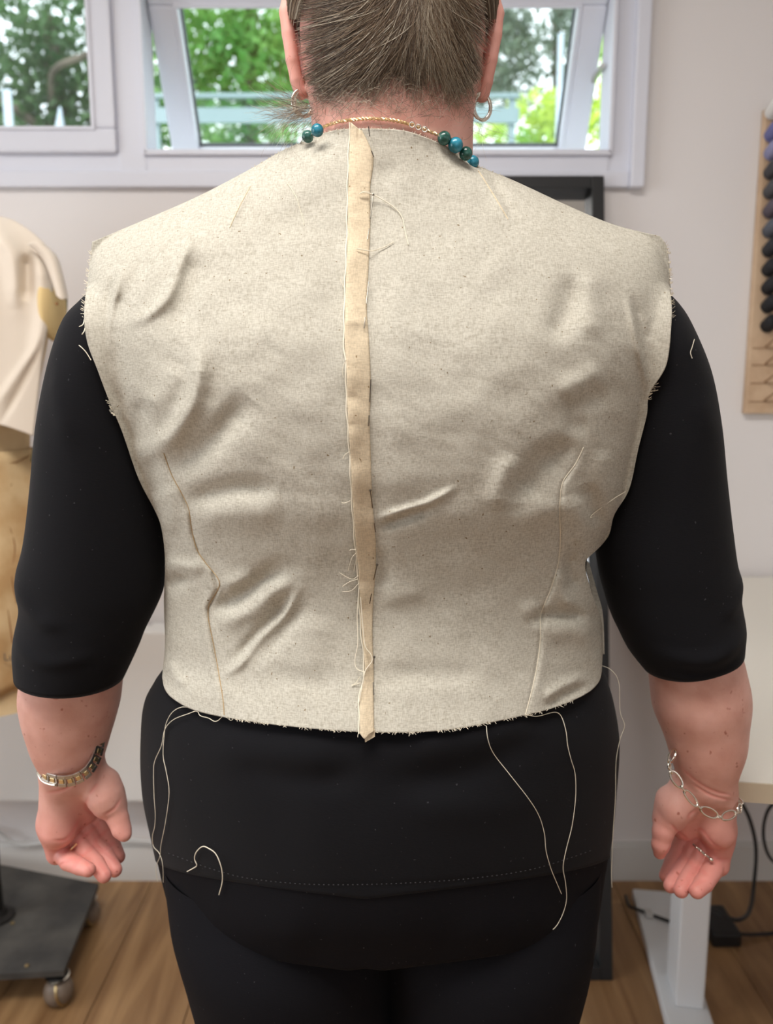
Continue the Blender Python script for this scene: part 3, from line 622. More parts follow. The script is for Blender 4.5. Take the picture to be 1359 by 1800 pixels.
# ---- signed-distance modelling, polygonised with surface nets
def seg(a, b, ra, rb, k=.006): return ('seg', np.array(a, float), np.array(b, float), ra, rb, k, 1)
def cut(a, b, r, k=.003): return ('seg', np.array(a, float), np.array(b, float), r, r, k, -1)
def ell(c, r, R=None, k=.01): return ('ell', np.array(c, float), np.array(r, float), R, 0, k, 1)
def nets(prims, lo, hi, h):
    lo = np.array(lo, float); n = np.ceil((np.array(hi)-lo)/h).astype(int)+1
    ax = [lo[i]+h*np.arange(n[i]) for i in range(3)]; D_ = np.full(n, .05, np.float32)
    for pr in prims:
        kind, A, Bq, r1, r2, k, sg = pr
        if kind == 'seg': mn = np.minimum(A-r1, Bq-r2); mx = np.maximum(A+r1, Bq+r2)
        else: mn = A-Bq.max(); mx = A+Bq.max()
        m = k+3*h+.002; i0 = np.clip(np.floor((mn-m-lo)/h).astype(int), 0, n); i1 = np.clip(np.ceil((mx+m-lo)/h).astype(int)+1, 0, n)
        if (i1 <= i0).any(): continue
        x = ax[0][i0[0]:i1[0], None, None]; y = ax[1][None, i0[1]:i1[1], None]; z = ax[2][None, None, i0[2]:i1[2]]
        if kind == 'seg':
            ab = Bq-A; L2 = (ab**2).sum()+1e-12; t = np.clip(((x-A[0])*ab[0]+(y-A[1])*ab[1]+(z-A[2])*ab[2])/L2, 0, 1)
            d = np.sqrt((x-A[0]-t*ab[0])**2+(y-A[1]-t*ab[1])**2+(z-A[2]-t*ab[2])**2)-(r1+(r2-r1)*t)
        else:
            X = x-A[0]+0*y+0*z; Yq = y-A[1]+0*x+0*z; Zq = z-A[2]+0*x+0*y
            if r1 is not None:
                R = np.array(r1); X, Yq, Zq = R[0, 0]*X+R[1, 0]*Yq+R[2, 0]*Zq, R[0, 1]*X+R[1, 1]*Yq+R[2, 1]*Zq, R[0, 2]*X+R[1, 2]*Yq+R[2, 2]*Zq
            k0 = np.sqrt((X/Bq[0])**2+(Yq/Bq[1])**2+(Zq/Bq[2])**2); k1 = np.sqrt((X/Bq[0]**2)**2+(Yq/Bq[1]**2)**2+(Zq/Bq[2]**2)**2)+1e-9
            d = k0*(k0-1)/k1
        s = D_[i0[0]:i1[0], i0[1]:i1[1], i0[2]:i1[2]]
        if sg > 0:
            hh = np.clip(.5+.5*(s-d)/k, 0, 1); s[...] = s*(1-hh)+d*hh-k*hh*(1-hh)
        else:
            hh = np.clip(.5-.5*(s+d)/k, 0, 1); s[...] = s*(1-hh)-d*hh+k*hh*(1-hh)
    ins = D_ < 0; nx_, ny_, nz_ = n
    cnt = np.zeros(n-1, np.int8); acc = np.zeros((*(n-1), 3), np.float32)
    any_ = np.zeros(n-1, bool); all_ = np.ones(n-1, bool)
    sl = lambda o: tuple(slice(o[i], n[i]-1+o[i]) for i in range(3))
    for o in np.ndindex(2, 2, 2): any_ |= ins[sl(o)]; all_ &= ins[sl(o)]
    act = any_ & ~all_; ci = np.argwhere(act); acc = np.zeros((len(ci), 3)); cnt = np.zeros(len(ci))
    for a in range(3):
        for o in np.ndindex(2, 2):
            o0 = [0, 0, 0]; k = 0
            for b in range(3):
                if b != a: o0[b] = o[k]; k += 1
            o1 = list(o0); o1[a] = 1
            p = ci+o0; q = ci+o1; dp = D_[tuple(p.T)]; dq = D_[tuple(q.T)]; m = (dp < 0) != (dq < 0)
            t = np.where(m, dp/np.where(m, dp-dq, 1), 0); pt = np.array(o0)[None]+0.0*acc; pt[:, a] = t
            acc += pt*m[:, None]; cnt += m
    V = lo+(ci+acc/cnt[:, None])*h; idx = np.full(n-1, -1, np.int64); idx[tuple(ci.T)] = np.arange(len(ci)); Fs = []
    for a in range(3):
        b, c = (a+1) % 3, (a+2) % 3; s0 = [slice(None)]*3; s1 = [slice(None)]*3; s0[a] = slice(0, -1); s1[a] = slice(1, None)
        A0 = ins[tuple(s0)]; A1 = ins[tuple(s1)]; e = np.argwhere(A0 != A1); e = e[(e[:, b] > 0) & (e[:, c] > 0) & (e[:, b] < n[b]-1) & (e[:, c] < n[c]-1)]
        fl_ = A0[tuple(e.T)]; q = []
        for db, dc in ((-1, -1), (0, -1), (0, 0), (-1, 0)):
            w_ = e.copy(); w_[:, b] += db; w_[:, c] += dc; q.append(idx[tuple(w_.T)])
        q = np.stack(q, 1); q[~fl_] = q[~fl_][:, ::-1]; Fs.append(q)
    F = np.concatenate(Fs); F = F[(F >= 0).all(1)]
    return V, F

def chain(pts, rs, k=.003):
    return [seg(pts[i], pts[i+1], rs[i], rs[i+1], k) for i in range(len(pts)-1)]
# ----- left arm and hand (palm turned back, fingers curling towards the viewer)
PX = lambda r, Y=.76: r*Y/FPX*1.06  # pixel radius to metres
def hand_left():
    A = []
    A += chain([P(175, 1000, .76), P(129, 1180, .765), P(121, 1230, .768), P(121, 1270, .769), P(121, 1305, .77), P(123, 1350, .772)], [.034, .0455, .0455, .0405, .0345, .0285], .012)
    A += [seg(P(130, 1190, .765), P(150, 1225, .768), .032, .024, .02)]
    A += [seg(P(112, 1372, .776), P(104, 1440, .786), .022, .0215, .014), seg(P(143, 1365, .778), P(150, 1425, .79), .021, .014, .014), seg(P(118, 1440, .792), P(120, 1490, .796), .017, .013, .012)]
    # hypothenar and thenar pads
    A += [seg(P(103, 1400, .768), P(103, 1458, .766), .0155, .0185, .010), seg(P(95, 1450, .778), P(101, 1500, .776), .014, .0115, .012)]
    A += [seg(P(160, 1355, .774), P(185, 1402, .766), .0145, .0165, .010), seg(P(185, 1400, .766), P(190, 1412, .765), .0165, .0150, .008)]
    A += [seg(P(190, 1372, .774), P(202, 1420, .769), .0115, .0115, .008)]
    # thumb
    A += chain([P(198, 1415, .766), P(208, 1440, .762), P(214, 1458, .758), P(219, 1467, .755)], [.0125, .0102, .0092, .0070], .0035)
    # fingers: index, middle, ring, little  (base .. tip)
    A += chain([P(168, 1425, .800), P(184, 1455, .796), P(197, 1484, .786), P(208, 1506, .778)], [.0105, .0092, .0086, .0072], .001)
    A += chain([P(148, 1440, .796), P(167, 1476, .787), P(187, 1504, .773), P(202, 1529, .762)], [.0108, .0094, .0088, .0074], .001)
    A += chain([P(128, 1458, .790), P(148, 1494, .775), P(168, 1518, .759), P(183, 1539, .747)], [.0108, .0094, .0088, .0074], .001)
    A += chain([P(104, 1490, .780), P(121, 1514, .762), P(141, 1523, .747), P(156, 1529, .737)], [.0115, .0094, .0084, .0070], .001)
    return A
def hand_right():
    A = []
    A += chain([P(1180, 1000, .76), P(1220, 1165, .765), P(1231, 1230, .768), P(1243, 1300, .77), P(1243, 1370, .772)], [.034, .0400, .0425, .0345, .0295], .02)
    A += [seg(P(1240, 1180, .768), P(1262, 1240, .77), .028, .024, .02)]
    A += [seg(P(1215, 1395, .78), P(1205, 1450, .79), .020, .016, .014), seg(P(1262, 1395, .78), P(1262, 1470, .79), .0195, .0165, .014)]
    A += [seg(P(1261, 1410, .770), P(1262, 1462, .768), .0150, .0175, .010), seg(P(1266, 1462, .782), P(1262, 1520, .774), .0135, .0118, .012)]
    A += [seg(P(1205, 1385, .774), P(1188, 1420, .768), .0150, .0165, .010), seg(P(1188, 1420, .768), P(1180, 1440, .768), .0160, .0135, .008), seg(P(1172, 1402, .778), P(1165, 1440, .776), .0105, .0105, .008)]
    A += chain([P(1172, 1440, .770), P(1166, 1462, .766), P(1162, 1485, .764), P(1160, 1499, .764)], [.0125, .0105, .0090, .0066], .0035)
    A += chain([P(1205, 1462, .800), P(1194, 1490, .796), P(1182, 1518, .786), P(1171, 1539, .778)], [.0105, .0092, .0086, .0072], .001)
    A += chain([P(1220, 1468, .797), P(1207, 1508, .787), P(1191, 1538, .773), P(1179, 1557, .762)], [.0108, .0094, .0088, .0074], .001)
    A += chain([P(1240, 1476, .792), P(1224, 1520, .777), P(1209, 1547, .760), P(1197, 1565, .749)], [.0108, .0096, .0090, .0076], .001)
    A += chain([P(1261, 1500, .782), P(1252, 1530, .764), P(1238, 1552, .749), P(1225, 1566, .740)], [.0115, .0102, .0094, .0078], .001)
    return A
CRL = [[(92, 1477), (112, 1477), (127, 1463), (140, 1437)], [(85, 1496), (107, 1497), (125, 1493), (147, 1472), (168, 1453), (178, 1440)], [(102, 1525), (123, 1510), (135, 1512)], [(127, 1530), (135, 1515), (147, 1502)], [(160, 1462), (168, 1472), (168, 1485), (190, 1503), (213, 1523)],
       [(148, 1502), (167, 1485)], [(170, 1475), (190, 1458)], [(185, 1493), (202, 1480)], [(182, 1433), (200, 1422), (213, 1403)], [(155, 1400), (150, 1417), (153, 1425), (167, 1433)], [(157, 1397), (172, 1377)], [(80, 1394), (107, 1390), (133, 1377)], [(168, 1543), (160, 1530), (150, 1512)], [(193, 1543), (183, 1527), (173, 1515)]]
CRR = [[(1178, 1447), (1190, 1460), (1205, 1473), (1212, 1478)], [(1227, 1423), (1213, 1432), (1210, 1443)], [(1220, 1460), (1233, 1458), (1247, 1475), (1262, 1490), (1280, 1493)], [(1253, 1512), (1287, 1511)], [(1212, 1478), (1200, 1500), (1187, 1522), (1170, 1547)], [(1212, 1478), (1228, 1495), (1247, 1513)],
       [(1200, 1503), (1220, 1522), (1243, 1537)], [(1207, 1547), (1218, 1530), (1223, 1523)], [(1178, 1573), (1190, 1557), (1207, 1547)], [(1213, 1580), (1213, 1563), (1230, 1550), (1243, 1548)], [(1150, 1507), (1167, 1507), (1180, 1492), (1185, 1480)], [(1192, 1343), (1220, 1370), (1253, 1390), (1292, 1400)], [(1215, 1376), (1250, 1398), (1290, 1408)]]
CRV = []
parts = []
for A, xr0, xr1 in ((hand_left(), 20, 260), (hand_right(), 1130, 1330)):
    lo = [P(xr0-20, 1300, .78).x, .66, P(680, 1600, .80).z]; hi = [P(xr1+20, 1300, .78).x, .86, P(680, 1110, .76).z]
    if xr0 > 600: lo[0] = P(1085, 1300, .78).x
    V, F = nets(A, lo, hi, .00115)
    E_ = np.concatenate([F[:, [0, 1]], F[:, [1, 2]], F[:, [2, 3]], F[:, [3, 0]]]); dg_ = np.bincount(E_[:, 0], minlength=len(V))+np.bincount(E_[:, 1], minlength=len(V))
    wz_ = np.clip((V[:, 2]-P(680, 1350, .77).z)/.03, 0, 1)[:, None]*.9
    for _ in range(60):
        av = np.stack([np.bincount(E_[:, 0], V[E_[:, 1], c_], len(V))+np.bincount(E_[:, 1], V[E_[:, 0], c_], len(V)) for c_ in range(3)], 1)/np.maximum(dg_, 1)[:, None]
        V = V+(av-V)*wz_
    qx, qy = proj(V); Hc_ = -ridges(qx, qy, [(pl, 2.0, .9) for pl in (CRL if xr0 < 600 else CRR)]); fr0 = np.clip((.800-V[:, 1])/.02, 0, 1)
    V[:, 1] -= Hc_*fr0; CRV.append(np.clip(-Hc_*fr0/.0009, 0, 1)); parts.append((V, F))
HX = P(690, 100, .75).x
Hc = Vector((HX, .768, 1.505))
ph = [ell(Hc, (.079, .098, .112), k=.01), ell(Hc+Vector((0, -.018, -.035)), (.072, .078, .070), k=.03), ell(Hc+Vector((0, .035, -.075)), (.055, .062, .055), k=.03), seg(Hc+Vector((0, .075, -.115)), Hc+Vector((0, .08, -.10)), .022, .025, .02),
      seg((HX, .765, 1.28), (HX, .752, 1.43), .073, .0715, .02), seg((HX-.10, .765, 1.24), (HX+.10, .765, 1.24), .05, .05, .05), seg((HX-.012, .765, 1.30), (HX+.012, .765, 1.30), .070, .070, .02),
      # face
      seg(Hc+Vector((0, .098, .01)), Hc+Vector((0, .118, -.038)), .008, .013, .01), ell(Hc+Vector((0, .098, -.072)), (.026, .012, .007), k=.006), seg(Hc+Vector((-.045, .078, -.02)), Hc+Vector((-.03, .07, -.06)), .018, .02, .02), seg(Hc+Vector((.045, .078, -.02)), Hc+Vector((.03, .07, -.06)), .018, .02, .02),
      ('seg', np.array(Hc+Vector((-.032, .105, .008))), np.array(Hc+Vector((-.030, .105, .008))), .014, .014, .008, -1), ('seg', np.array(Hc+Vector((.032, .105, .008))), np.array(Hc+Vector((.030, .105, .008))), .014, .014, .008, -1),
      ell(Hc+Vector((-.031, .084, .008)), (.012, .012, .012), k=.002), ell(Hc+Vector((.031, .084, .008)), (.012, .012, .012), k=.002)]
for sgn, E in ((-1, [(508, -8), (504, 22), (508, 60), (514, 105), (521, 140), (529, 163)]), (1, [(866, -10), (873, 24), (870, 62), (863, 105), (855, 145), (848, 168)])):
    q = [P(px, py, .752-.006*math.sin(i/5*3.14)) for i, (px, py) in enumerate(E)]
    ph += chain(q, [.0055, .0066, .0062, .0058, .0056, .0062], .0015)
    q2 = [P(px-sgn*9, py, .762) for px, py in E]; ph += chain(q2, [.004, .005, .005, .005, .005, .005], .004)
    q3 = [P(px-sgn*22, py, .768) for px, py in E[1:5]]; ph += chain(q3, [.004, .006, .006, .005], .006)
V, F = nets(ph, (HX-.20, .62, 1.24), (HX+.20, .90, 1.64), .0022); parts.append((V, F))
# coarse hidden trunk, upper arms, legs (inside the clothes) joined to the same mesh
sh = [seg((-.16, .765, 1.21), (.16, .765, 1.21), .045, .045, .03), seg((-.08, .755, 1.12), (.08, .755, 1.12), .055, .055, .03), seg((-.07, .76, .98), (.07, .76, .98), .055, .055, .03), seg((-.10, .765, .80), (.10, .765, .80), .06, .06, .03), seg((0, .76, .80), (0, .76, 1.30), .055, .055, .03)]
for sg_ in (-1, 1):
    sx = P(120 if sg_ < 0 else 1225, 1000, .76).x
    sh += chain([(sg_*.19, .765, 1.19), (sx*.90, .765, 1.08), (sx*.97, .765, 1.0)], [.035, .033, .033], .02)
    sh += chain([(sg_*.11, .768, .78), (sg_*.105, .785, .45), (sg_*.103, .80, .10)], [.060, .052, .036], .02) + [seg((sg_*.103, .80, .05), (sg_*.105, .93, .035), .034, .026, .02)]
V, F = nets(sh, (-.42, .60, -.02), (.42, 1.0, 1.36), .008); parts.append((V, F))
Vs = []; Fs = []; o = 0
for V, F in parts: Vs.append(V); Fs.append(F+o); o += len(V)
body = mesh_obj('body', np.concatenate(Vs), np.concatenate(Fs), M['skin'], person)
V = np.concatenate(Vs); red = np.zeros(len(V))
ry_ = np.array([P(680, y, .77).z for y in (1200, 1400, 1480, 1570)])
low = np.interp(-V[:, 2], [-ry_[0]-.05, *(-ry_)], [.05, .10, .25, .75, .95]); red = np.where(V[:, 2] < ry_[0]+.05, low, .05)
eL, eR = P(512, 90, .75), P(866, 90, .75)
ear = (np.abs(V[:, 0]-HX) > abs(eR.x-HX)-.010) & (V[:, 2] > P(0, 200, .75).z); red = np.where(ear, .40, red)
red = np.where((V[:, 2] > P(0, 260, .75).z) & ~ear, .22, red)
cr_all = np.zeros(len(V)); cr_all[:len(CRV[0])] = CRV[0]; cr_all[len(CRV[0]):len(CRV[0])+len(CRV[1])] = CRV[1]; red = np.clip(red+.5*cr_all, 0, 1.25)
at = body.data.attributes.new('red', 'FLOAT', 'POINT'); at.data.foreach_set('value', red.astype(np.float32))

# ---- black top
SLV = []
def ring_tube(name, rows, m, parent, seg_=56, dep=1.0, folds=None, inner=.004, xs=None):
    """rows: (left px, left py, right px, right py, mid Y, half depth)"""
    rows = cr(rows, 90); V = []; rng = []
    for i, (lx, ly, rx, ry, Y, hd) in enumerate(rows):
        for k in range(seg_):
            a = 2*math.pi*k/seg_; c, s = math.cos(a), math.sin(a)
            mx, my = (lx+rx)/2, (ly+ry)/2; px = mx+(rx-lx)/2*c; py = my+(ry-ly)/2*c
            Pc = P(px, py, Y); n_ = 0
            if folds is not None and s < 0: n_ = float(ridges(np.array([px]), np.array([py]), folds)[0])*(-s)**.5
            V.append((Pc.x, Y+(hd+n_)*s, Pc.z))
            if s <= .2: SLV.append(V[-1])
    n = len(rows); L = rows[-1]
    # turned-in hem
    for sc, up in ((.985, .001), (.93, .004), (.92, .03)):
        for k in range(seg_):
            v = V[(n-1)*seg_+k]; cx_ = sum(V[(n-1)*seg_+j][0] for j in range(seg_))/seg_
            V.append((cx_+(v[0]-cx_)*sc, L[4]+(v[1]-L[4])*sc, v[2]+up))
    return mesh_obj(name, V, gridF(n+3, seg_, True), m, parent)
top = None
# torso of the top, from shoulders down to its hem
def shell(rows_top, rows_bot, nu, nv, inset, name, m, parent, foldlist, wav=0, close_top=False, mirror_dz=0):
    ins0 = inset; T = rows_top; Bt = rows_bot
    u = np.linspace(-1, 1, nu)[None]; ua = np.sin(u*math.pi/2)
    tp = np.interp(np.linspace(0, 1, nu), np.linspace(0, 1, len(T)), T)[None]; bt = cr([(i, b) for i, b in enumerate(Bt)], nu)[:, 1][None]
    v = np.linspace(0, 1, nv)[:, None]; py = tp+(bt-tp)*v
    inset = ins0+.012*np.clip((1190-py)/60, 0, 1)
    Lx = itp(py, TB, 1)+(inset-.007)*FPX/.75; Rx = itp(py, TB, 2)-(inset-.007)*FPX/.75; px = (Lx+Rx)/2+(Rx-Lx)/2*ua
    Yb = backY((px-(Lx+Rx)/2)/(Rx-Lx)*(itp(py, TB, 2)-itp(py, TB, 1))+(itp(py, TB, 1)+itp(py, TB, 2))/2, py, inset)
    Hh = ridges(px, py, foldlist)+(wavy(px, py, 3, 160, wav) if wav else 0)
    Vb = Pn(px, py, Yb-Hh*(1-ua**4)); My = midY(py); Vf = Vb.copy(); Vf[..., 1] = 2*My-Yb
    ring = np.concatenate([Vb, Vf[:, ::-1][:, 1:-1]], 1); nr = ring.shape[1]
    return ring, nr, px, py
top_folds = [([(330, 1310), (480, 1330), (620, 1325)], 26, 4), ([(400, 1345), (560, 1370), (640, 1352)], 18, -4), ([(700, 1320), (850, 1290), (960, 1250)], 24, 5), ([(680, 1370), (820, 1360), (960, 1290)], 20, -5), ([(700, 1425), (880, 1420), (1000, 1380)], 22, 3),
             ([(1045, 1225), (985, 1255), (930, 1270)], 14, -4), ([(300, 1400), (330, 1480), (420, 1540)], 20, 3), ([(300, 1540), (500, 1556), (700, 1556), (900, 1540), (1040, 1510)], 3, -1.1)]
ring, nr, tpx, tpy = shell([640, 600, 600, 600, 640], [1512, 1542, 1565, 1576, 1580, 1575, 1560, 1538, 1504], 150, 170, .007, '', None, None, top_folds, 1.5)
nv_ = ring.shape[0]; c = ring[-1].mean(0); extra = [c+(ring[-1]-c)*s+[0, 0, dz] for s, dz in ((.992, -.0008), (.975, .001), (.965, .03))]
ring = np.concatenate([ring, np.array(extra)], 0)
F = gridF(ring.shape[0], nr, True)
top = mesh_obj('black_top', ring.reshape(-1, 3), F, M['black_jersey'], person)
def TP(px, py, off=.0015):
    y = backY(np.array([px]), np.array([py]), .007)[0]-ridges(np.array([float(px)]), np.array([float(py)]), top_folds)[0]
    return P(px, py, float(y)-off-.0008)
hs_ = cr([(296, 1500), (380, 1530), (450, 1546), (560, 1555), (700, 1553), (830, 1544), (940, 1527), (1040, 1495)], 180); mb = MB()
for i in range(0, 179): 
    if i % 2 == 0: mb.tube([TP(*hs_[i], .0008), TP(*(hs_[i]*.4+hs_[i+1]*.6), .0008)], .0004, 4)
mb.build('hem_stitching', M['black_thread'], top)['kind'] = 'stuff'
# sleeves
lf = [([(60, 1000), (100, 1055), (160, 1068)], 10, 5), ([(45, 1100), (120, 1128), (210, 1120)], 7, 3), ([(36, 1010), (70, 1035)], 9, 5), ([(120, 620), (150, 700), (170, 780)], 14, 3), ([(135, 640), (120, 680)], 8, -3)]
rowsL = [(182, 500, 300, 545, .755, .045), (152, 530, 300, 600, .752, .062), (122, 565, 292, 650, .748, .066), (96, 640, 285, 720, .750, .066), (75, 740, 284, 800, .752, .065), (62, 860, 290, 880, .755, .064), (50, 950, 292, 950, .757, .063), (37, 1000, 290, 1000, .758, .062),
         (37, 1035, 284, 1040, .760, .062), (42, 1065, 272, 1070, .761, .061), (34, 1110, 252, 1110, .762, .062), (32, 1140, 238, 1145, .763, .062), (36, 1176, 214, 1196, .764, .061)]
rf = [([(1230, 1060), (1270, 1030), (1290, 1000)], 9, 5), ([(1110, 1120), (1200, 1125), (1290, 1085)], 9, 5), ([(1130, 1148), (1220, 1148), (1290, 1110)], 7, -3), ([(1180, 700), (1215, 760)], 14, 2)]
rowsR = [(1030, 545, 1150, 500, .755, .045), (1050, 600, 1181, 535, .752, .062), (1068, 650, 1205, 575, .748, .066), (1078, 720, 1237, 650, .750, .066), (1074, 800, 1256, 740, .752, .066), (1064, 880, 1268, 840, .755, .064), (1050, 950, 1280, 930, .757, .063), (1054, 1000, 1288, 985, .758, .062),
         (1062, 1035, 1296, 1015, .760, .062), (1076, 1080, 1295, 1048, .761, .061), (1090, 1110, 1301, 1085, .762, .061), (1108, 1145, 1302, 1105, .763, .060), (1134, 1178, 1298, 1135, .764, .058)]
slL = ring_tube('sleeve', rowsL, M['black_jersey'], top, folds=lf); slR = ring_tube('sleeve', rowsR, M['black_jersey'], top, folds=rf)
# ---- trousers: seat then two legs down to the floor
ring, nr, _, _ = shell([1460]*5, [1640, 1675, 1694, 1700, 1696, 1700, 1692, 1670, 1630], 120, 60, .0085, '', None, None, [([(330, 1600), (430, 1640), (560, 1665)], 40, 6), ([(1000, 1600), (900, 1650), (800, 1670)], 40, 6)], 1)
nv_ = ring.shape[0]; c = ring[-1].mean(0); extra = [c+(ring[-1]-c)*s+[0, .0, dz] for s, dz in ((.985, -.004), (.95, -.008), (.9, -.009), (.6, -.005), (.05, 0))]
ring = np.concatenate([ring, np.array(extra)], 0); Vt = [ring.reshape(-1, 3)]; Ft = [gridF(ring.shape[0], nr, True)]; off = len(Vt[0])
def px_x(px, py, Y): return P(px, py, Y).x
for sgn in (-1, 1):
    R_ = []
    if sgn < 0: tab = [(1500, 290, 700, .10), (1600, 306, 704, .124), (1690, 330, 704, .120), (1800, 358, 700, .112)]
    else: tab = [(1500, 660, 1056, .10), (1600, 664, 1044, .124), (1690, 668, 1030, .120), (1800, 672, 1001, .112)]
    zz = []
    for (yy, l, r, hd) in tab:
        a, b = P(l, yy, .765), P(r, yy, .765); R_.append(((a.x+b.x)/2, .768, a.z, (b.x-a.x)/2, hd))
    lx_ = R_[-1]; R_ += [(sgn*.112, .78, .42, .085, .085), (sgn*.108, .79, .25, .070, .072), (sgn*.105, .80, .07, .062, .066)]
    R_ = cr(R_, 40); V = np.array([[(r[0]+r[3]*math.cos(a), r[1]+r[4]*math.sin(a), r[2]) for a in np.linspace(0, 2*math.pi, 48, endpoint=False)] for r in R_])
    Vt.append(V.reshape(-1, 3)); Ft.append(gridF(40, 48, True)+off); off += 40*48
tr = mesh_obj('trousers', np.concatenate(Vt), np.concatenate(Ft), M['black_trouser'], person)
for sgn in (-1, 1):
    mb = MB(); mb.V = []; rr_ = [(0.0, .012, .0), (.028, .030, .0)]
    V = []; n_ = 24
    prof_ = [(.95, 0.0), (1.0, .012), (1.0, .03), (.9, .05), (.7, .07), (.45, .085), (.1, .09)]
    for s, z in prof_:
        for k in range(n_):
            a = 2*math.pi*k/n_; V.append((sgn*.105+.046*s*math.cos(a), .845+.125*s*math.sin(a)-(.05 if z > .06 else 0), z))
    F = [tuple(f[::-1]) for f in gridF(len(prof_), n_, True)]+[tuple(range(n_))[::-1], tuple(range(n_*(len(prof_)-1), n_*len(prof_)))]
    mesh_obj('shoe', V, F, M['black_frame'], person)

# ---- muslin bodice
NU, NV = 430, 470
neck = [(162, 425), (250, 388), (350, 344), (440, 297), (490, 268), (530, 250), (575, 232), (620, 226), (700, 228), (745, 240), (790, 260), (838, 290), (905, 318), (1000, 362), (1080, 395), (1160, 415)]
hem = [(285, 1190), (290, 1212), (305, 1229), (340, 1248), (400, 1262), (500, 1276), (640, 1287), (780, 1284), (925, 1257), (985, 1240), (1030, 1220), (1052, 1200), (1058, 1180)]
left = [(162, 425), (155, 480), (148, 548), (153, 600), (172, 652), (192, 705), (215, 760), (243, 840), (272, 897), (284, 930), (290, 985), (288, 1060), (290, 1130), (285, 1190)]
right = [(1160, 415), (1174, 440), (1180, 520), (1181, 560), (1172, 640), (1142, 692), (1137, 730), (1122, 790), (1106, 860), (1080, 905), (1068, 945), (1030, 985), (1040, 1040), (1056, 1085), (1060, 1130), (1058, 1180)]
S = coons(neck, hem, left, right, NU, NV)
folds = [([(345, 400), (322, 450), (297, 517), (258, 556), (225, 568)], 8, 3.2), ([(352, 440), (330, 520), (300, 580)], 14, -3), ([(262, 440), (232, 500), (205, 560)], 11, -2.6), ([(204, 470), (190, 530), (178, 600), (182, 680)], 6, -3.2), ([(215, 470), (192, 560), (190, 620), (204, 720)], 5, 3), ([(172, 560), (180, 640), (202, 730)], 4, 2.4),
         ([(352, 600), (346, 680), (318, 745), (280, 785), (247, 803)], 13, 5.5), ([(440, 700), (380, 768), (320, 812), (300, 835)], 17, -5), ([(250, 700), (240, 760), (238, 790)], 12, -3.5), ([(320, 640), (290, 690), (250, 720)], 16, 2.5),
         ([(328, 882), (380, 864), (440, 856), (490, 862)], 13, -4.2), ([(340, 915), (420, 905), (500, 900)], 18, 2.5), ([(290, 850), (300, 900), (290, 940)], 12, 3), ([(262, 800), (268, 850), (276, 880)], 9, -4),
         ([(284, 990), (320, 996), (360, 1000)], 9, 3), ([(290, 1030), (315, 1020), (322, 1010)], 10, -4.5), ([(390, 1034), (425, 1022), (450, 1010)], 11, 2.6), ([(374, 1074), (420, 1048), (470, 1012), (505, 1000)], 12, -5.5), ([(380, 1100), (440, 1075), (480, 1040), (523, 1022)], 12, 3.2),
         ([(510, 1046), (480, 1090), (440, 1135), (415, 1165)], 10, -4.2), ([(526, 1035), (500, 1080), (455, 1125), (420, 1170), (393, 1186)], 6, 3.6), ([(540, 1060), (500, 1110), (450, 1165)], 9, -2),
         ([(296, 1160), (308, 1188), (330, 1205)], 8, 3), ([(400, 1198), (500, 1205), (600, 1190)], 22, -2),
         ([(664, 914), (700, 900), (750, 885), (800, 858)], 5, 2.8), ([(668, 926), (710, 911), (760, 893)], 7, -3.4), ([(664, 960), (672, 1000), (668, 1040)], 10, -2.5), ([(664, 1056), (700, 1050), (750, 1040)], 10, 1.1),
         ([(664, 310), (680, 300), (700, 292)], 14, -2.6), ([(670, 1190), (760, 1185), (850, 1190)], 16, -2.2), ([(560, 1080), (540, 1150), (520, 1200)], 26, 2),
         ([(842, 300), (870, 345), (896, 388)], 5, 1.8), ([(850, 300), (880, 345), (906, 388)], 9, -2), ([(442, 326), (420, 365), (402, 402)], 5, 1.8),
         ([(1005, 480), (1000, 530), (980, 575), (960, 600)], 16, -3.4), ([(1030, 470), (1040, 540), (1035, 600)], 16, 2.4), ([(1060, 648), (1020, 672), (980, 690)], 14, 2.6), ([(1070, 690), (1020, 712), (980, 725)], 14, -2.6), ([(990, 750), (1035, 746)], 13, -2.4),
         ([(1104, 525), (1118, 590), (1134, 660), (1140, 712)], 5, 3.4), ([(1112, 520), (1130, 590), (1148, 660)], 6, -3), ([(1172, 560), (1160, 620), (1143, 680)], 6, 2), ([(1150, 560), (1140, 600)], 6, -2),
         ([(1018, 780), (985, 790), (945, 815), (915, 860), (912, 885)], 15, -6.5), ([(990, 800), (955, 840), (925, 870)], 20, -3), ([(905, 800), (880, 860), (880, 900)], 16, 3.5), ([(920, 915), (960, 900), (985, 905)], 15, 1.8), ([(1028, 850), (1040, 890), (1056, 925)], 11, -5), ([(1000, 870), (1022, 930), (1014, 970)], 16, 3.6),
         ([(1062, 790), (1060, 850), (1070, 880)], 12, 3), ([(1010, 970), (1000, 1000), (1010, 1040)], 9, -5), ([(985, 1000), (992, 1050), (1015, 1060)], 9, 3.4), ([(932, 1094), (960, 1082), (1010, 1082), (1035, 1088)], 8, -4.8), ([(915, 1080), (950, 1062)], 12, 1.8), ([(960, 1115), (1010, 1110), (1035, 1130)], 14, 3),
         ([(960, 1244), (990, 1222), (1030, 1206)], 6, -3.6), ([(955, 1232), (990, 1208), (1030, 1190)], 8, 2.6), ([(1042, 1060), (1050, 1110), (1045, 1160)], 7, -3),
         ([(560, 430), (500, 520), (470, 620)], 50, 2), ([(760, 500), (780, 600), (770, 700)], 60, -1.6), ([(655, 260), (652, 600), (650, 1000), (655, 1280)], 20, -1.6)]
dartL = [(288, 797), (302, 835), (322, 872), (332, 895), (337, 930), (346, 965), (362, 990), (380, 1012), (386, 1026), (380, 1042), (368, 1062), (366, 1085), (374, 1125), (384, 1180), (392, 1230), (394, 1257)]
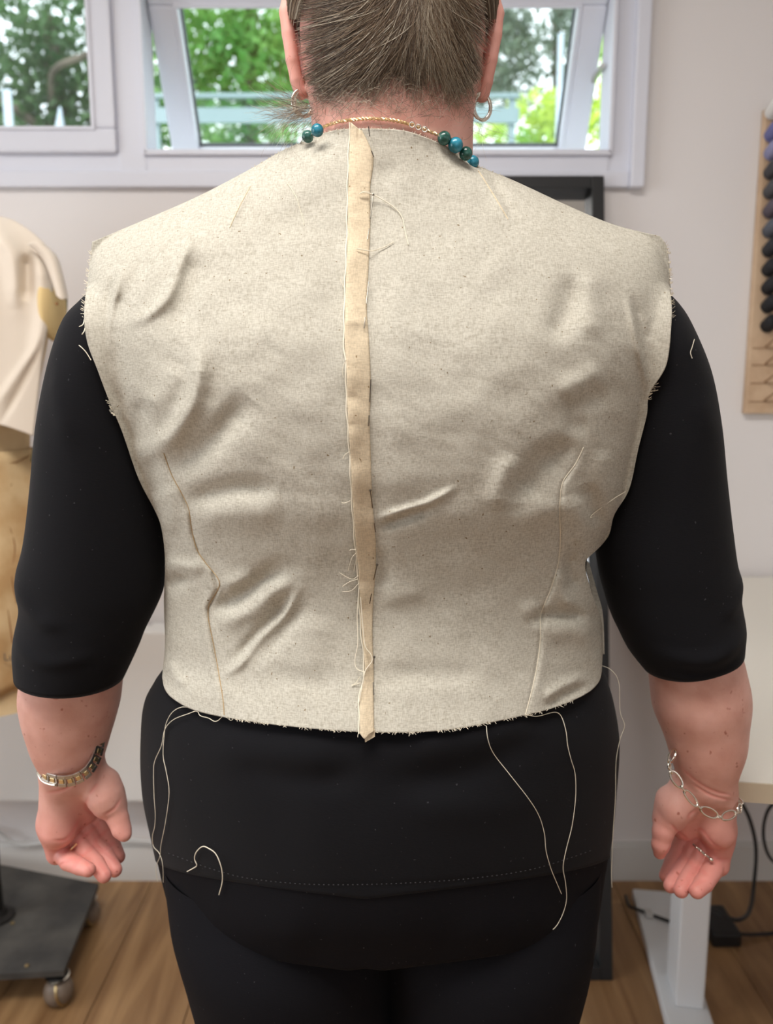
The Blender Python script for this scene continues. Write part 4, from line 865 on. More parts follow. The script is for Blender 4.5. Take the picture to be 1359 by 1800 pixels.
dartR = [(1026, 786), (1012, 815), (992, 842), (986, 862), (984, 900), (985, 945), (982, 985), (972, 1025), (958, 1060), (950, 1084), (950, 1120), (945, 1165), (936, 1210), (924, 1256)]
folds += [(dartL, 2.2, -1.6), (dartR, 2.2, -1.6), ([(p[0]-9, p[1]) for p in dartL], 7, 1.2), ([(p[0]+9, p[1]) for p in dartR], 7, 1.2)]
G_ = 4.0; gw, gh = int(1400/G_), int(1400/G_); ras = np.full((gh, gw), 9.0)
sv = np.array(SLV); pxx, pyy = proj(sv); ixx = (pxx/G_).astype(int); iyy = (pyy/G_).astype(int)
for ddx in range(-2, 3):
    for ddy in range(-3, 4):
        xi = np.clip(ixx+ddx, 0, gw-1); yi = np.clip(iyy+ddy, 0, gh-1); np.minimum.at(ras, (yi, xi), sv[:, 1])
for _ in range(5):
    r_ = np.minimum(ras, .80); r_ = (r_+np.roll(r_, 1, 0)+np.roll(r_, -1, 0)+np.roll(r_, 1, 1)+np.roll(r_, -1, 1))/5; ras = np.where(ras < 5, r_, ras)
ras = np.minimum(ras, .80)
hv = parts[2][0]; hx_, hy_ = proj(hv); k_ = (hy_ > 190) & (hx_ > 0) & (hx_ < 1380); r2 = np.full((gh, gw), 9.0)
for ddx in (-1, 0, 1):
    for ddy in (-1, 0, 1): np.minimum.at(r2, (np.clip(hy_[k_]/G_+ddy, 0, gh-1).astype(int), np.clip(hx_[k_]/G_+ddx, 0, gw-1).astype(int)), hv[k_, 1])
ras = np.minimum(ras, np.minimum(r2, .80))
def over(px, py, Yv):
    """keep the cloth just outside sleeves and neck"""
    fx = np.clip(px/G_-.5, 0, gw-2); fy = np.clip(py/G_-.5, 0, gh-2); xi = fx.astype(int); yi = fy.astype(int); fx = fx-xi; fy = fy-yi
    sy_ = ras[yi, xi]*(1-fx)*(1-fy)+ras[yi, xi+1]*fx*(1-fy)+ras[yi+1, xi]*(1-fx)*fy+ras[yi+1, xi+1]*fx*fy-.004
    kk = .012; hh = np.clip(.5+.5*(sy_-Yv)/kk, 0, 1); return sy_*(1-hh)+Yv*hh-kk*hh*(1-hh)
def mus_top(px):  # neckline/shoulder height in pixels at px
    q = cr(neck, 200); return np.interp(px, q[:, 0], q[:, 1])
def musY(px, py, off=0.0):
    px = np.asarray(px, float); py = np.asarray(py, float)
    y = backY(px, py, -.003)
    t = np.clip((py-mus_top(px))/115, 0, 1); lift = .052*(1-np.sqrt(1-(1-t)**2)); nk = np.exp(-((px-690)/150)**2)
    y = y+lift*(1-.55*nk) - .004*nk*(1-t)
    y = np.where(py < 430, y, y)
    c = np.clip(np.minimum(np.abs(px-100), 1), 0, 1)
    y = y-(ridges(px, py, folds)+wavy(px, py, 5, 130, 1.9)+wavy(px, py, 11, 70, .8)+wavy(px, py, 9, 40, .32))
    return over(px, py, np.minimum(y, midY(py)))-off
folds = [(a, b, c*1.65) for a, b, c in folds]
px, py = S[..., 0], S[..., 1]; Yv = musY(px, py)
# soften the turn at the armhole edges so the free edge stands off the sleeve instead of wrapping to the front
u = np.linspace(0, 1, NU)[None]+0*px; v = np.linspace(0, 1, NV)[:, None]+0*px
Yv = np.minimum(Yv, midY(py))
Vm = Pn(px, py, Yv)
# front half: mirrored about the side plane, bulging forward, sharing the outline
nb = 60; ii = np.linspace(0, NU-1, nb).astype(int); jj = np.linspace(0, NV-1, 80).astype(int)
Vf = Vm[jj][:, ii].copy(); Vf[..., 1] = 2*midY(py[jj][:, ii])-Vf[..., 1]; uu = np.linspace(-1, 1, nb)[None]
w_ = np.clip((1-np.abs(uu))/.03, 0, 1)+0*Vf[..., 0]; Vf[..., 1] = Vm[jj][:, ii][..., 1]*(1-w_)+Vf[..., 1]*w_
Vf[..., 1] += .05*np.exp(-((np.abs(uu)-.42)/.2)**2)*np.exp(-((np.linspace(0, 1, 80)[:, None]-.5)/.15)**2)
bod = strip_two_sided('muslin_bodice', Vm.reshape(-1, 3), NV, NU, M['muslin'], person, .0009); bod['label'] = 'cream muslin fitting bodice with a pinned centre-back strip'
mesh_obj('front_panel', Vf.reshape(-1, 3), gridF(80, nb)[:, ::-1].copy(), M['muslin'], bod)
# front panel edge seen past the right waist
S2 = coons([(1024, 984), (1030, 984), (1036, 990)], [(1052, 1150), (1058, 1150), (1063, 1150)], [(1024, 984), (1040, 1040), (1050, 1100), (1052, 1150)], [(1036, 990), (1050, 1040), (1060, 1080), (1063, 1150)], 10, 40)
strip_two_sided('side_seam_allowance', Pn(S2[..., 0], S2[..., 1], .756+0*S2[..., 0]).reshape(-1, 3), 40, 10, M['muslin'], bod, .0012)
def MP(px, py, off=.001): return P(px, py, float(musY(np.array([px]), np.array([py]))[0])-off)
def on_mus(pl, n, off=.0008):
    q = cr(pl, n); y = musY(q[:, 0], q[:, 1], off); return [Vector(v) for v in Pn(q[:, 0], q[:, 1], y)]
for pl, mm in ((dartL, M['seam']), (dartR, M['thread'])): MB().tube(on_mus(pl, 130, .0002), .00045, 6).build('dart_seam', mm, bod)
for pl in ([(841, 300), (868, 343), (893, 385)], [(440, 328), (420, 365), (404, 400)]): MB().tube(on_mus(pl, 40, .0001), .0005, 6).build('shoulder_dart', M['muslin_strip'], bod)
# centre-back folded strip
sL = [(617, 215), (613, 300), (611, 420), (608, 500), (606, 600), (609, 640), (611, 720), (616, 800), (620, 880), (625, 950), (630, 1000), (633, 1060), (636, 1110), (640, 1150), (641, 1190), (633, 1225), (633, 1290)]
sR = [(637, 230), (656, 275), (651, 330), (651, 400), (648, 470), (645, 540), (649, 600), (652, 680), (650, 740), (652, 800), (654, 870), (658, 920), (661, 960), (660, 1010), (656, 1060), (655, 1120), (657, 1180), (657, 1240), (658, 1286)]
S3 = coons([(617, 215), (624, 221), (630, 226), (637, 230)], [(633, 1290), (641, 1299), (648, 1292), (658, 1286)], sL, sR, 26, 420)
px, py = S3[..., 0], S3[..., 1]; u = np.linspace(0, 1, 26)[None]+0*px
Y3 = musY(px, py)-.0012-.0022*np.sqrt(np.clip(1-u**3, 0, 1))-.0012*np.abs(np.sin(py/31+np.sin(py/57)*2))*np.exp(-((u-.2)/.35)**2)-wavy(px, py, 21, 70, .6)
Y3 -= .0022*np.exp(-((py-1175)/26)**2)*(1-u)+.0012*np.exp(-((py-566)/8)**2)
Y3 = np.where(u > .96, musY(px, py)-.0006, Y3)
stp = strip_two_sided('centre_back_strip', Pn(px, py, Y3).reshape(-1, 3), 420, 26, M['muslin_strip'], bod, .0009)
def SY(px, py): return float(musY(np.array([float(px)]), np.array([float(py)]))[0])-.0046
e = [P(x-1.5+.7*math.sin(y/9), y, SY(x, y)+.0022) for x, y in cr(sL, 200)]
MB().tube(e, .0007, 5).build('raw_edge', M['thread'], bod)
b = MB(); q = [P(639, 1284, SY(640, 1280)+.0025), P(659, 1282, SY(655, 1280)+.0025), P(659, 1295, SY(655, 1285)+.0025), P(642, 1305, SY(645, 1290)+.0025)]
b.add([tuple(v) for v in q]+[(v.x, v.y+.001, v.z) for v in q], [(3, 2, 1, 0), (4, 5, 6, 7), (0, 1, 5, 4), (1, 2, 6, 5), (2, 3, 7, 6), (3, 0, 4, 7)]); b.build('strip_end', M['muslin_strip'], bod, False)
# pins: (head, tip) where each piece of shaft shows
pins = [((648, 222), (650, 240)), ((653, 265), (657, 276)), ((656, 342), (651, 384)), ((649, 402), (646, 421)), ((648, 495), (644, 534)), ((642, 558), (640, 577)), ((652, 667), (650, 707)), ((649, 730), (648, 749)), ((651, 862), (655, 893)), ((658, 920), (660, 935)),
        ((663, 993), (657, 1019)), ((653, 1044), (650, 1061)), ((658, 1155), (657, 1167)), ((656, 1199), (657, 1222))]
for k, (a, b_) in enumerate(pins):
    A, Bq = P(*a, SY(*a)-.0012), P(*b_, SY(*b_)-.0006); mid = (A+Bq)/2; mid.y -= .0004
    mb = MB().tube([A, mid, Bq], .00042, 7)
    if k in (2, 8, 10, 12): mb.sphere(A, .0011, 8)
    mb.build('pin', M['pin'], bod)
# loose threads and frayed edges
def thr(pts3, name='loose_thread', parent=bod, r=.00042, m='thread'): return MB().tube(smooth_path(pts3, 6), r, 5).build(name, M[m], parent)
thr([MP(650, 338, .0055), MP(640, 337, .0062), MP(632, 341, .0062), MP(640, 338, .0068), MP(660, 344, .0045), MP(690, 362, .002), MP(706, 380, .0015), MP(712, 405, .0015), MP(718, 430, .0012)], r=.0004)
thr([MP(627, 437, .0062), MP(650, 441, .0055), MP(665, 438, .0025), MP(680, 432, .0018), MP(692, 425, .0015)], r=.0004)
thr([P(631, 1035, SY(631, 1035)), P(628, 1080, SY(628, 1080)-.001), P(629, 1130, SY(629, 1130)-.001), P(624, 1160, SY(624, 1160)-.001), P(628, 1176, SY(628, 1176)-.001), P(642, 1181, SY(642, 1181)-.003)])
thr([P(634, 1050, SY(634, 1050)-.002), P(638, 1100, SY(638, 1100)-.003), P(642, 1135, SY(642, 1135)-.003), P(652, 1150, SY(652, 1150)-.003), P(654, 1162, SY(654, 1160)-.003), P(642, 1180, SY(642, 1180)-.003), P(636, 1210, SY(636, 1210)-.002), P(631, 1235, SY(632, 1235)-.001)])
for a, m1, b_ in (((630, 1012), (618, 1018), (597, 1007)), ((629, 1018), (614, 1023), (602, 1031)), ((630, 1026), (618, 1038), (602, 1040)), ((626, 966), (618, 966), (614, 968)), ((626, 972), (618, 982), (612, 1003)), ((628, 976), (624, 994), (622, 1004)), ((614, 794), (606, 800), (603, 806)), ((616, 880), (608, 884), (601, 884)), ((608, 632), (602, 650), (604, 664)), ((632, 1190), (626, 1200), (618, 1206)), ((634, 1200), (626, 1203), (618, 1204)), ((637, 1284), (630, 1290), (629, 1296)), ((717, 1284), (720, 1289), (719, 1294)), ((598, 490), (603, 502), (610, 508))):
    thr([MP(*a, .0035), MP(*m1, .002), MP(*b_, .0015)], r=.0003)
thr([MP(1100, 864, .004), MP(1080, 876, .003), MP(1052, 896, .002), MP(1040, 906, .002), MP(1038, 910, .002), MP(1043, 908, .002)], r=.0004)
thr([MP(505, 322, .001), MP(520, 345, .0008), MP(528, 370, .0008), MP(535, 395, .0008)], r=.0003)
thr([P(160, 633, .672), P(152, 620, .672), P(145, 612, .672), P(139, 607, .674)], r=.0004)
thr([P(149, 558, .69), P(146, 570, .676), P(139, 574, .674)], r=.0004); thr([P(151, 570, .688), P(148, 582, .675), P(144, 588, .674)], r=.0004)
fr = MB()
for i in range(240):
    q = cr(left, 500)[RNG.integers(10, 200)] if i % 2 else cr(right, 500)[RNG.integers(10, 185)]
    sgn = -1 if i % 2 else 1; ln = RNG.uniform(2, 8)*(1.8 if (not i % 2 and 610 < q[1] < 690) else 1)*(.8 if q[1] < 520 else 1)
    Y = .690 if q[1] > 500 else .70
    a = P(q[0]-sgn*1.5, q[1], Y); b_ = P(q[0]+sgn*ln*.9, q[1]+RNG.uniform(-5, 2), Y-.001); m1 = (a+b_)/2+Vector((0, 0, -.0006))
    fr.tube([a, m1, b_], .00022, 3, cap=False)
qh = cr(hem, 700); qn = cr(neck, 700)
for i in range(170):
    q = qh[RNG.integers(120, 640)]; a = MP(q[0], q[1]-1, .001); b_ = MP(q[0]+RNG.uniform(-5, 7), q[1]+RNG.uniform(0, 4), .0012); fr.tube([a, b_], .0002, 3, cap=False)
for i in range(150):
    q = qn[RNG.integers(200, 520)]; a = MP(q[0], q[1]+1, .0005); b_ = a+Vector((RNG.uniform(-.0015, .0015), -.0005, RNG.uniform(.0003, .0018))); fr.tube([a, b_], .0002, 3, cap=False)
o = fr.build('frayed_edge', M['thread'], bod); o['kind'] = 'stuff'
tl = [[(395, 1256), (405, 1266), (412, 1260), (404, 1254), (395, 1256), (380, 1268), (366, 1262), (352, 1258), (346, 1250), (330, 1255), (305, 1265), (290, 1282), (284, 1310), (272, 1338), (270, 1360), (271, 1400), (273, 1430), (272, 1452), (268, 1470), (270, 1488), (280, 1500), (286, 1520), (287, 1551)],
      [(340, 1245), (320, 1243), (303, 1252), (292, 1272), (288, 1300), (287, 1330), (292, 1355), (297, 1385), (296, 1410), (290, 1450), (283, 1485), (281, 1505), (276, 1518), (274, 1530), (277, 1550)],
      [(925, 1256), (945, 1259), (975, 1252), (987, 1260), (995, 1285), (998, 1310), (1004, 1335), (1011, 1360), (1012, 1400), (1006, 1450), (995, 1495), (990, 1525), (994, 1550), (996, 1580), (990, 1605), (980, 1625), (972, 1634)],
      [(855, 1276), (858, 1300), (868, 1325), (895, 1360), (930, 1405), (948, 1435), (957, 1465), (960, 1495), (968, 1525), (978, 1550), (987, 1571)]]
for pl in tl:
    q = cr(pl, 90); thr([TP(float(a), float(b_), .0045) for a, b_ in q], r=.00034)
thr([P(1058, 1170, .745), P(1075, 1178, .735), P(1088, 1200, .735), P(1090, 1250, .735), (P(1098, 1275, .735)), P(1090, 1300, .735), P(1083, 1340, .732), P(1082, 1400, .73), P(1078, 1460, .73), P(1075, 1530, .73), P(1076, 1560, .73)], r=.0003)
thr([P(1221, 596, .683), P(1217, 610, .683), P(1214, 620, .683), P(1217, 630, .683)], r=.00035)
q = cr([(329, 1532), (340, 1526), (346, 1521), (342, 1510), (345, 1498), (356, 1488), (368, 1492), (380, 1502), (389, 1525), (391, 1548), (385, 1573)], 60)
c0 = TP(360, 1530, 0)
tag(MB().tube([TP(float(a), float(b_), .003) for a, b_ in q], .0005, 6).build('thread_scrap', M['thread']), 'short curled cream thread scrap clinging to the back of the black top', 'thread')

# ---- hair
Eh = Hc+Vector((0, 0, -.002)); Er = np.array([.0905, .1075, .125]); Eo = np.array(Eh)
HR = np.full((267, 467), 9.0); hv = parts[2][0]; hx_, hy_ = proj(hv); hx_ = (hx_/3).astype(int); hy_ = ((hy_+300)/3).astype(int)
for ddx in (-1, 0, 1):
    for ddy in (-1, 0, 1): np.minimum.at(HR, (np.clip(hy_+ddy, 0, 266), np.clip(hx_+ddx, 0, 466)), hv[:, 1])
HR = np.minimum(HR, .80)
def on_head(px, py, lift=0.0):
    """point on the skull ellipsoid (tapering into the nape) seen at px,py"""
    px = np.asarray(px, float); py = np.asarray(py, float)
    dx = (px-CXP)/FPX; dy = -(py-CYP)/FPX; d = np.stack([dx, dy*sp_+cp_, dy*cp_-sp_], -1); o_ = np.array([0, 0, CAMZ])
    r = Er+lift; A = ((d/r)**2).sum(-1); Bq = (((o_-Eo)/r)*(d/r)).sum(-1); Cq = (((o_-Eo)/r)**2).sum(-1)-1
    disc = Bq*Bq-A*Cq; t = (-Bq-np.sqrt(np.clip(disc, 0, None)))/A; pt = o_+d*t[..., None]
    # nape surface under the occiput
    ny_ = .752; rn = .0745+lift; yn = ny_-np.sqrt(np.clip(rn**2-(pt[..., 0]-HX)**2, 0, None))
    yk = np.where(disc > 0, pt[..., 1], .80); gx = np.clip(px/3, 0, 465).astype(int); gy = np.clip((py+300)/3, 0, 265).astype(int)
    yn = HR[gy, gx]; a_ = np.clip(.5+.5*(yk-yn)/.010, 0, 1); ym = yk*(1-a_)+yn*a_-.010*a_*(1-a_)
    return Pn(px, py, ym)
S4 = coons([(515, -260), (600, -330), (690, -350), (780, -330), (866, -260)], [(545, 165), (600, 158), (690, 165), (770, 160), (838, 170)], [(515, -260), (512, -60), (514, 60), (528, 130), (545, 165)], [(866, -260), (868, -60), (866, 60), (852, 130), (838, 170)], 70, 110)
mb = MB()
capv = []; 
hair = MB().sphere((Eh.x, Eh.y+.004, Eh.z+.004), 1, 64, sc=(.0870, .1035, .1225)).build('hair', M['hair_cap'], person)
hair.data.transform(Matrix())  # skull cap under the strands
bm = bmesh.new(); bm.from_mesh(hair.data)
cutz = P(0, 150, .67).z
dele = [v for v in bm.verts if (v.co.y > Eh.y+.05 and v.co.z < Eh.z+.06) or v.co.z < cutz or (v.co.y > Eh.y-.01 and v.co.z < Eh.z-.02)]
bmesh.ops.delete(bm, geom=dele, context='VERTS'); bm.to_mesh(hair.data); bm.free(); hair['label'] = 'grey-brown hair swept up from the nape'
FOC = np.array([742., -150.])
def strands(n, kind):
    V = []; F = []; mi = []; off = 0; NP = 14
    for s in range(n):
        if kind == 'main':
            a = RNG.uniform(0, 1); sx = 514+a*353; edge = 152+9*math.sin(a*9)+10*math.sin(a*23)
            sy = RNG.uniform(-60, edge) if RNG.random() < .70 else RNG.normal(edge-8, 18)
            lw = 1-((sx-690)/176)**2
            if sy > 60: sx = 690+(sx-690)*(1-.0013*(sy-60))
            tgt = FOC+RNG.normal(0, 26, 2); t = np.linspace(0, 1, NP); fade = RNG.uniform(.55, 1) if sy < 90 else RNG.uniform(.35, .9)
            st = np.array([sx, sy]); dv = tgt-st; side = np.array([-dv[1], dv[0]])/np.linalg.norm(dv); bow = (sx-742)/300*np.linalg.norm(dv)*.28+RNG.normal(0, 5)
            pl = st+dv*(t*fade)[:, None]+side[None]*(bow*np.sin(t*fade*math.pi))[:, None]*(-1)+side[None]*(RNG.normal(0, 1.6)*np.sin(t*RNG.uniform(4, 9)+RNG.uniform(0, 6)))[:, None]
            lift = .0004+(RNG.uniform(0, .0045)+.002*np.sin(t*math.pi))*np.clip(t*4+(sy < 90), 0, 1); r0 = RNG.uniform(.00010, .00022)*(.6 if sy > edge-6 else 1)
        elif kind == 'nape':
            sx = RNG.uniform(548, 832); sy = RNG.uniform(140, 208); ln = RNG.uniform(15, 60); an = RNG.uniform(-math.pi, math.pi) if RNG.random() < .5 else RNG.normal(-1.6, .7)
            t = np.linspace(0, 1, NP); cv = RNG.normal(0, 1.6); aa = an+cv*t; pl = np.array([sx, sy])+np.stack([np.cumsum(np.cos(aa)), np.cumsum(np.sin(aa))], 1)*ln/NP
            lift = .001+.006*t*RNG.random(); r0 = RNG.uniform(.00007, .00013)
        if kind == 'wisp':
            if RNG.random() < .7: st = np.array([RNG.uniform(535, 560), RNG.uniform(180, 205)]); an = math.pi+RNG.normal(-.05, .28); ln = RNG.uniform(40, 110)
            elif RNG.random() < .4: st = np.array([RNG.uniform(815, 845), RNG.uniform(170, 230)]); an = RNG.normal(.6, .7); ln = RNG.uniform(20, 80)
            else: st = np.array([RNG.uniform(540, 580), RNG.uniform(190, 215)]); an = math.pi+RNG.normal(-.7, .5); ln = RNG.uniform(50, 130)
            t = np.linspace(0, 1, NP); cv = RNG.normal(0, .9); aa = an+cv*t+.12*np.sin(t*9+s); pl = st+np.stack([np.cumsum(np.cos(aa)), np.cumsum(np.sin(aa))], 1)*ln/NP
            Yw = .725+RNG.uniform(-.02, .02)-.03*t*RNG.random(); q = Pn(pl[:, 0], pl[:, 1], Yw); r0 = RNG.uniform(.00008, .00013)
        else:
            lim = itp(pl[:, 1], [(-200, 516, 866), (60, 515, 867), (120, 524, 858), (170, 542, 840), (210, 545, 832)], 1); lim2 = itp(pl[:, 1], [(-200, 516, 866), (60, 515, 867), (120, 524, 858), (170, 542, 840), (210, 545, 832)], 2)
            pl[:, 0] = np.clip(pl[:, 0], lim, lim2); q = on_head(pl[:, 0], pl[:, 1], 0.0); q[:, 1] -= lift
        rad = r0*np.sqrt(np.clip(1-(t-.35)**2*1.6, .05, 1)); d = np.gradient(q, axis=0); d /= np.linalg.norm(d, axis=1)[:, None]+1e-12
        a1 = np.cross(d, [0, 1, 0.01]); a1 /= np.linalg.norm(a1, axis=1)[:, None]+1e-12; a2 = np.cross(d, a1)
        rr = np.stack([q+a1*rad[:, None], q-a1*rad[:, None]*.5+a2*rad[:, None]*.8, q-a1*rad[:, None]*.5-a2*rad[:, None]*.8], 1)
        V.append(rr.reshape(-1, 3)); F.append(gridF(NP, 3, True)+off); off += NP*3
        x0 = pl[0, 0]
        if kind == 'main': pg = .10+.38*math.exp(-((pl[6, 0]-765)/45)**2)+.12*math.exp(-((pl[6, 0]-560)/40)**2); pr = RNG.random(); k = 2 if pr < pg else (1 if pr < pg+.42 else 0)
        elif kind == 'nape': k = RNG.choice([0, 1, 1, 2])
        else: k = RNG.choice([0, 1, 2, 1])
        mi += [k]*(gridF(NP, 3, True).shape[0])
    return np.concatenate(V), np.concatenate(F), mi
HM = [M['hair_dark'], M['hair_mid'], M['hair_grey']]
for kind, n, nm in (('main', 9000, 'hair_strands'), ('nape', 650, 'nape_wisps'), ('wisp', 280, 'stray_wisps')):
    V, F, mi = strands(n, kind); o = mesh_obj(nm, V, F, HM, hair); o.data.polygons.foreach_set('material_index', mi); o['kind'] = 'stuff'
bunc = P(735, -170, .705); bun = MB().sphere(tuple(bunc), .042, 30, sc=(1.1, .85, .9)).build('bun', M['hair_cap'], hair)

# strands over the crown and temples, drawn back to the bun
bd_ = (np.array(P(738, -150, .69))-Eo)/Er; bd_ /= np.linalg.norm(bd_); V = []; F = []; mi = []; off = 0
for s in range(4200):
    az = RNG.uniform(-.15*math.pi, 1.15*math.pi); el = .36*math.sin(az)-.05+RNG.uniform(-.05, .95)*(RNG.random() < .6)
    st = np.array([math.cos(az)*math.cos(el), math.sin(az)*math.cos(el), math.sin(el)]); om = math.acos(np.clip(st@bd_, -1, 1)); t = np.linspace(0, 1, 14)[:, None]
    q = (np.sin((1-t)*om)*st+np.sin(t*om)*bd_)/max(math.sin(om), .05); q = Eo+q*(Er+RNG.uniform(-.0015, .003)+.0015*np.sin(t*math.pi))
    d = np.gradient(q, axis=0); d /= np.linalg.norm(d, axis=1)[:, None]+1e-9; a1 = np.cross(d, [0, .1, 1]); a1 /= np.linalg.norm(a1, axis=1)[:, None]+1e-9; a2 = np.cross(d, a1); r_ = RNG.uniform(.00016, .0003)
    V.append(np.stack([q+a1*r_, q-a1*r_*.5+a2*r_*.8, q-a1*r_*.5-a2*r_*.8], 1).reshape(-1, 3)); F.append(gridF(14, 3, True)+off); off += 42; mi += [int(RNG.choice([0, 0, 1, 1, 2]))]*39
o = mesh_obj('crown_strands', np.concatenate(V), np.concatenate(F), HM, hair); o.data.polygons.foreach_set('material_index', mi); o['kind'] = 'stuff'

# ---- jewellery
def earring(cx, cy, name='earring'):
    b = MB(); c = P(cx, cy, .748); r = .0098
    for k, (t, rr, o_) in enumerate(((.0, r, 0), (.5, r*.93, .0016))):
        pts = [Vector((c.x+rr*math.cos(a)*.85+o_, c.y+o_*1.5+rr*.35*math.cos(a+t), c.z+rr*math.sin(a)*1.12)) for a in np.linspace(0, 2*math.pi, 40, endpoint=False)]
        b.tube(pts, .00125, 10, closed=True)
    return b.build(name, M['silver'], person)
earring(531, 181); earring(846, 187)
# necklace: twisted chain across the nape, bead strands at both sides
nk_pts = cr([(549, 238), (566, 226), (590, 217), (615, 212.5), (650, 210), (690, 213), (720, 220), (745, 229), (768, 238), (782, 246)], 90)
base = [Vector(v) for v in on_head(nk_pts[:, 0], nk_pts[:, 1], 0.0)]
for i, v in enumerate(base): v.y -= .0022
neckl = MB(); 
for ph_ in (0, math.pi):
    neckl.tube([v+Vector((0, math.cos(i*1.25+ph_)*.0008, math.sin(i*1.25+ph_)*.0010)) for i, v in enumerate(base)], .0006, 6)
NKo = neckl.build('necklace', M['gold'], person); NKo['label'] = 'twisted gold chain with blue-green beads at both ends'
for px_, py_ in ((724, 222), (735, 226), (746, 230)):
    q = Vector(on_head(px_, py_, 0)); q.y -= .004; MB().tube([q+Vector((.002*math.cos(a), 0, .002*math.sin(a))) for a in np.linspace(0, 6.28, 18, endpoint=False)], .0006, 6, closed=True).build('clasp_ring', M['silver'], NKo)
for i, (px_, py_, rr, Yb, mm) in enumerate([(781, 243, .0056, .690, 'bead_green'), (801, 255, .0062, .692, 'bead'), (819, 270, .0056, .698, 'bead_green'), (831, 285, .0055, .712, 'bead'), (794, 249, .003, .696, 'bead_green'), (558, 229, .0052, .690, 'bead'), (541, 240, .0050, .702, 'bead_green')]):
    MB().sphere(tuple(P(px_, py_, Yb)), rr, 22).build('bead', M[mm], NKo)
MB().tube(smooth_path([P(770, 238, .686), P(790, 248, .690), P(810, 262, .695), P(831, 285, .712), P(826, 300, .74), P(800, 330, .80), P(690, 390, .85), P(570, 330, .80), P(528, 270, .74), P(531, 247, .712), P(545, 238, .700), P(562, 228, .690)], 6), .0006, 5).build('bead_cord', M['steel'], NKo)
# watch on the left wrist
wa = cr([(64, 1318), (66, 1342), (76, 1361), (96, 1371), (122, 1372), (146, 1362), (162, 1345), (172, 1322), (177, 1298)], 200)
cW = P(121, 1335, .772); 
def wy(px): s = (px-121)/58; return .772-.0405*math.sqrt(max(0, 1-s*s*.94))
wt = MB(); ringp = [P(px_, py_, wy(px_)) for px_, py_ in wa]
bk = [P(px_, py_, .772+.034*math.sqrt(max(0, 1-((px_-121)/58)**2))) for px_, py_ in [(177, 1298), (160, 1284), (121, 1290), (85, 1305), (64, 1318)]]
watch = wt.tube([ringp[-1]]+bk+[ringp[0]], .0016, 8).build('watch', M['steel'], person); watch['label'] = 'two-tone metal bracelet watch'
dn = (P(121, 1400, .75)-P(121, 1372, .75)).normalized()
n_l = 13
for k in range(n_l):
    i = int((k+.5)/n_l*199); c = ringp[i]; tdir = (ringp[min(i+6, 199)]-ringp[max(i-6, 0)]); L_ = (ringp[min(i+8, 199)]-ringp[max(i-8, 0)]).length/16*(199/n_l)*.47
    tdir.normalize(); nrm = (c-Vector((cW.x, cW.y, c.z))).normalized(); wdir = tdir.cross(nrm).normalized(); nrm = wdir.cross(tdir).normalized()
    R_ = Matrix(((tdir.x, wdir.x, nrm.x, c.x), (tdir.y, wdir.y, nrm.y, c.y), (tdir.z, wdir.z, nrm.z, c.z), (0, 0, 0, 1)))
    hw = .0060
    b = MB(); b.box((-L_, -hw, -.001), (L_, -hw*.42, .0014), R_, 0, .0004); b.box((-L_, hw*.42, -.001), (L_, hw, .0014), R_, 0, .0004); b.box((-L_*.55, -hw*.38, -.001), (L_*.55, hw*.38, .0019), R_, 1, .0004); b.box((L_*.65, -hw*.38, -.001), (L_*1.1, hw*.38, .0012), R_, 0, .0002)
    b.build('link', [M['steel'], M['gold']], watch, False)
sc_ = cr([(66, 1358), (74, 1372), (86, 1378), (97, 1380)], 20); MB().tube([P(a, b_, wy(a)-.003) for a, b_ in sc_], .0011, 8).build('safety_chain', M['silver'], watch)
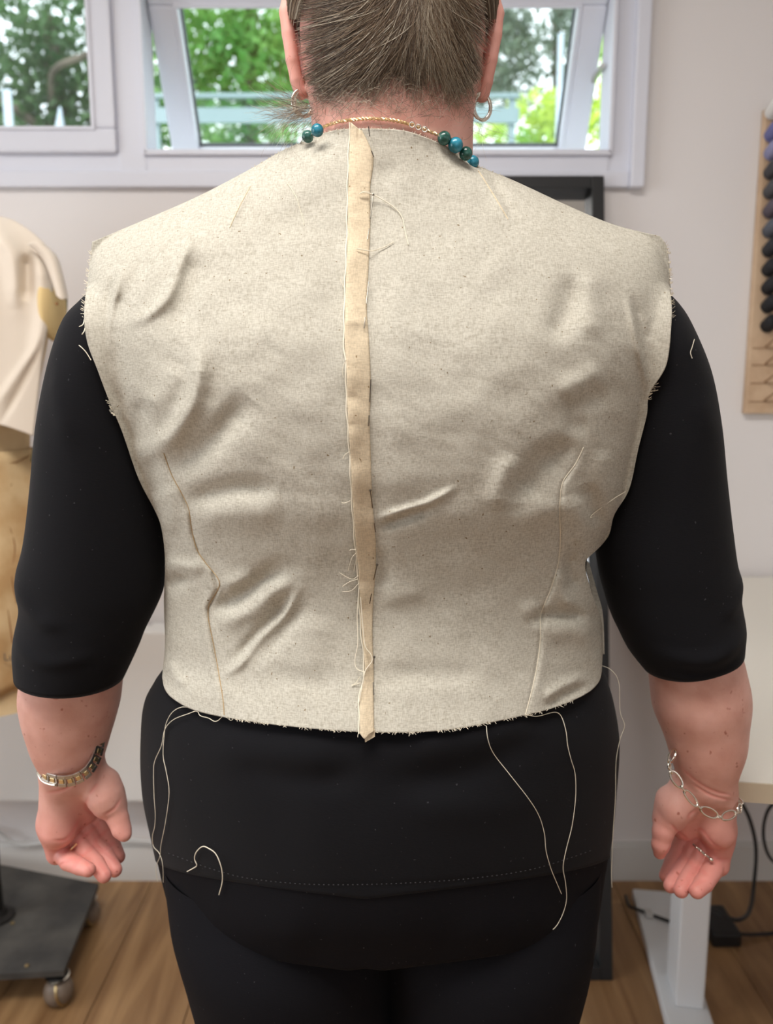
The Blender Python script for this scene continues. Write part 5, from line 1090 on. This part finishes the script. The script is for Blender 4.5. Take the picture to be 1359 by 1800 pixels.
# chain bracelet on the right wrist
br = [(1186, 1318), (1177, 1332), (1177, 1350), (1189, 1370), (1201, 1387), (1216, 1405), (1232, 1420), (1252, 1431), (1273, 1436), (1290, 1430), (1300, 1420), (1301, 1412), (1293, 1402)]
brd = [.752, .744, .742, .738, .735, .733, .733, .735, .740, .748, .756, .762, .772]
qb = cr([(a, b_, d*1000) for (a, b_), d in zip(br, brd)], 400)
bp3 = [P(a, b_, c/1000) for a, b_, c in qb]; brac = None
spans = [(0, 42), (52, 62), (74, 128), (144, 200), (216, 268), (284, 330), (344, 362), (372, 398)]
def oval(c, t, up_, La, Wb, r):
    return [c+t*(La*math.cos(a))+up_*(Wb*math.sin(a)) for a in np.linspace(0, 2*math.pi, 26, endpoint=False)], r
for k, (i0, i1) in enumerate(spans):
    a, b_ = bp3[i0], bp3[i1]; c = (a+b_)/2; c.y -= .001; t = (b_-a); La = t.length/2+.0008; t.normalize(); up_ = t.cross(Vector((0, 1, 0))).normalized()
    tilt = .7 if k % 2 else .25; up_ = (up_*math.cos(tilt)+Vector((0, 1, 0))*math.sin(tilt)).normalized()
    pts, r = oval(c, t, up_, La, min(.0042, La*.75), .00105)
    mbb = MB().tube(pts, r, 8, closed=True)
    if brac is None: brac = mbb.build('bracelet', M['silver'], person); brac['label'] = 'silver oval-link chain bracelet'
    else: mbb.build('link', M['silver'], brac)
for i in (47, 68, 136, 208, 276, 337, 367):
    c = bp3[i].copy(); c.y -= .001; t = (bp3[min(i+4, 399)]-bp3[i-4]).normalized(); pts, r = oval(c, t, Vector((0, 1, 0)), .0034, .0016, .0010); MB().tube(pts, r, 8, closed=True).build('connector', M['silver'], brac)
# rings
def fring(name, pts, r, m, stones=()):
    o = MB().tube(smooth_path(pts, 5), r, 8).build(name, m, person)
    for p, s in stones: MB().sphere(p, s, 10).build('stone', M['silver'], o)
fring('ring', [P(1219, 1484, .772), P(1228, 1492, .7655), P(1238, 1501, .763), P(1250, 1510, .762)], .0012, M['steel'], [(P(x, y, d), s) for x, y, d, s in ((1225, 1490, .7655, .0014), (1232, 1496, .763, .0015), (1240, 1503, .761, .0017), (1250, 1511, .759, .0024))])
fring('ring', [P(122, 1496, .768), P(128, 1490, .766), P(135, 1483, .768)], .0011, M['gold'])
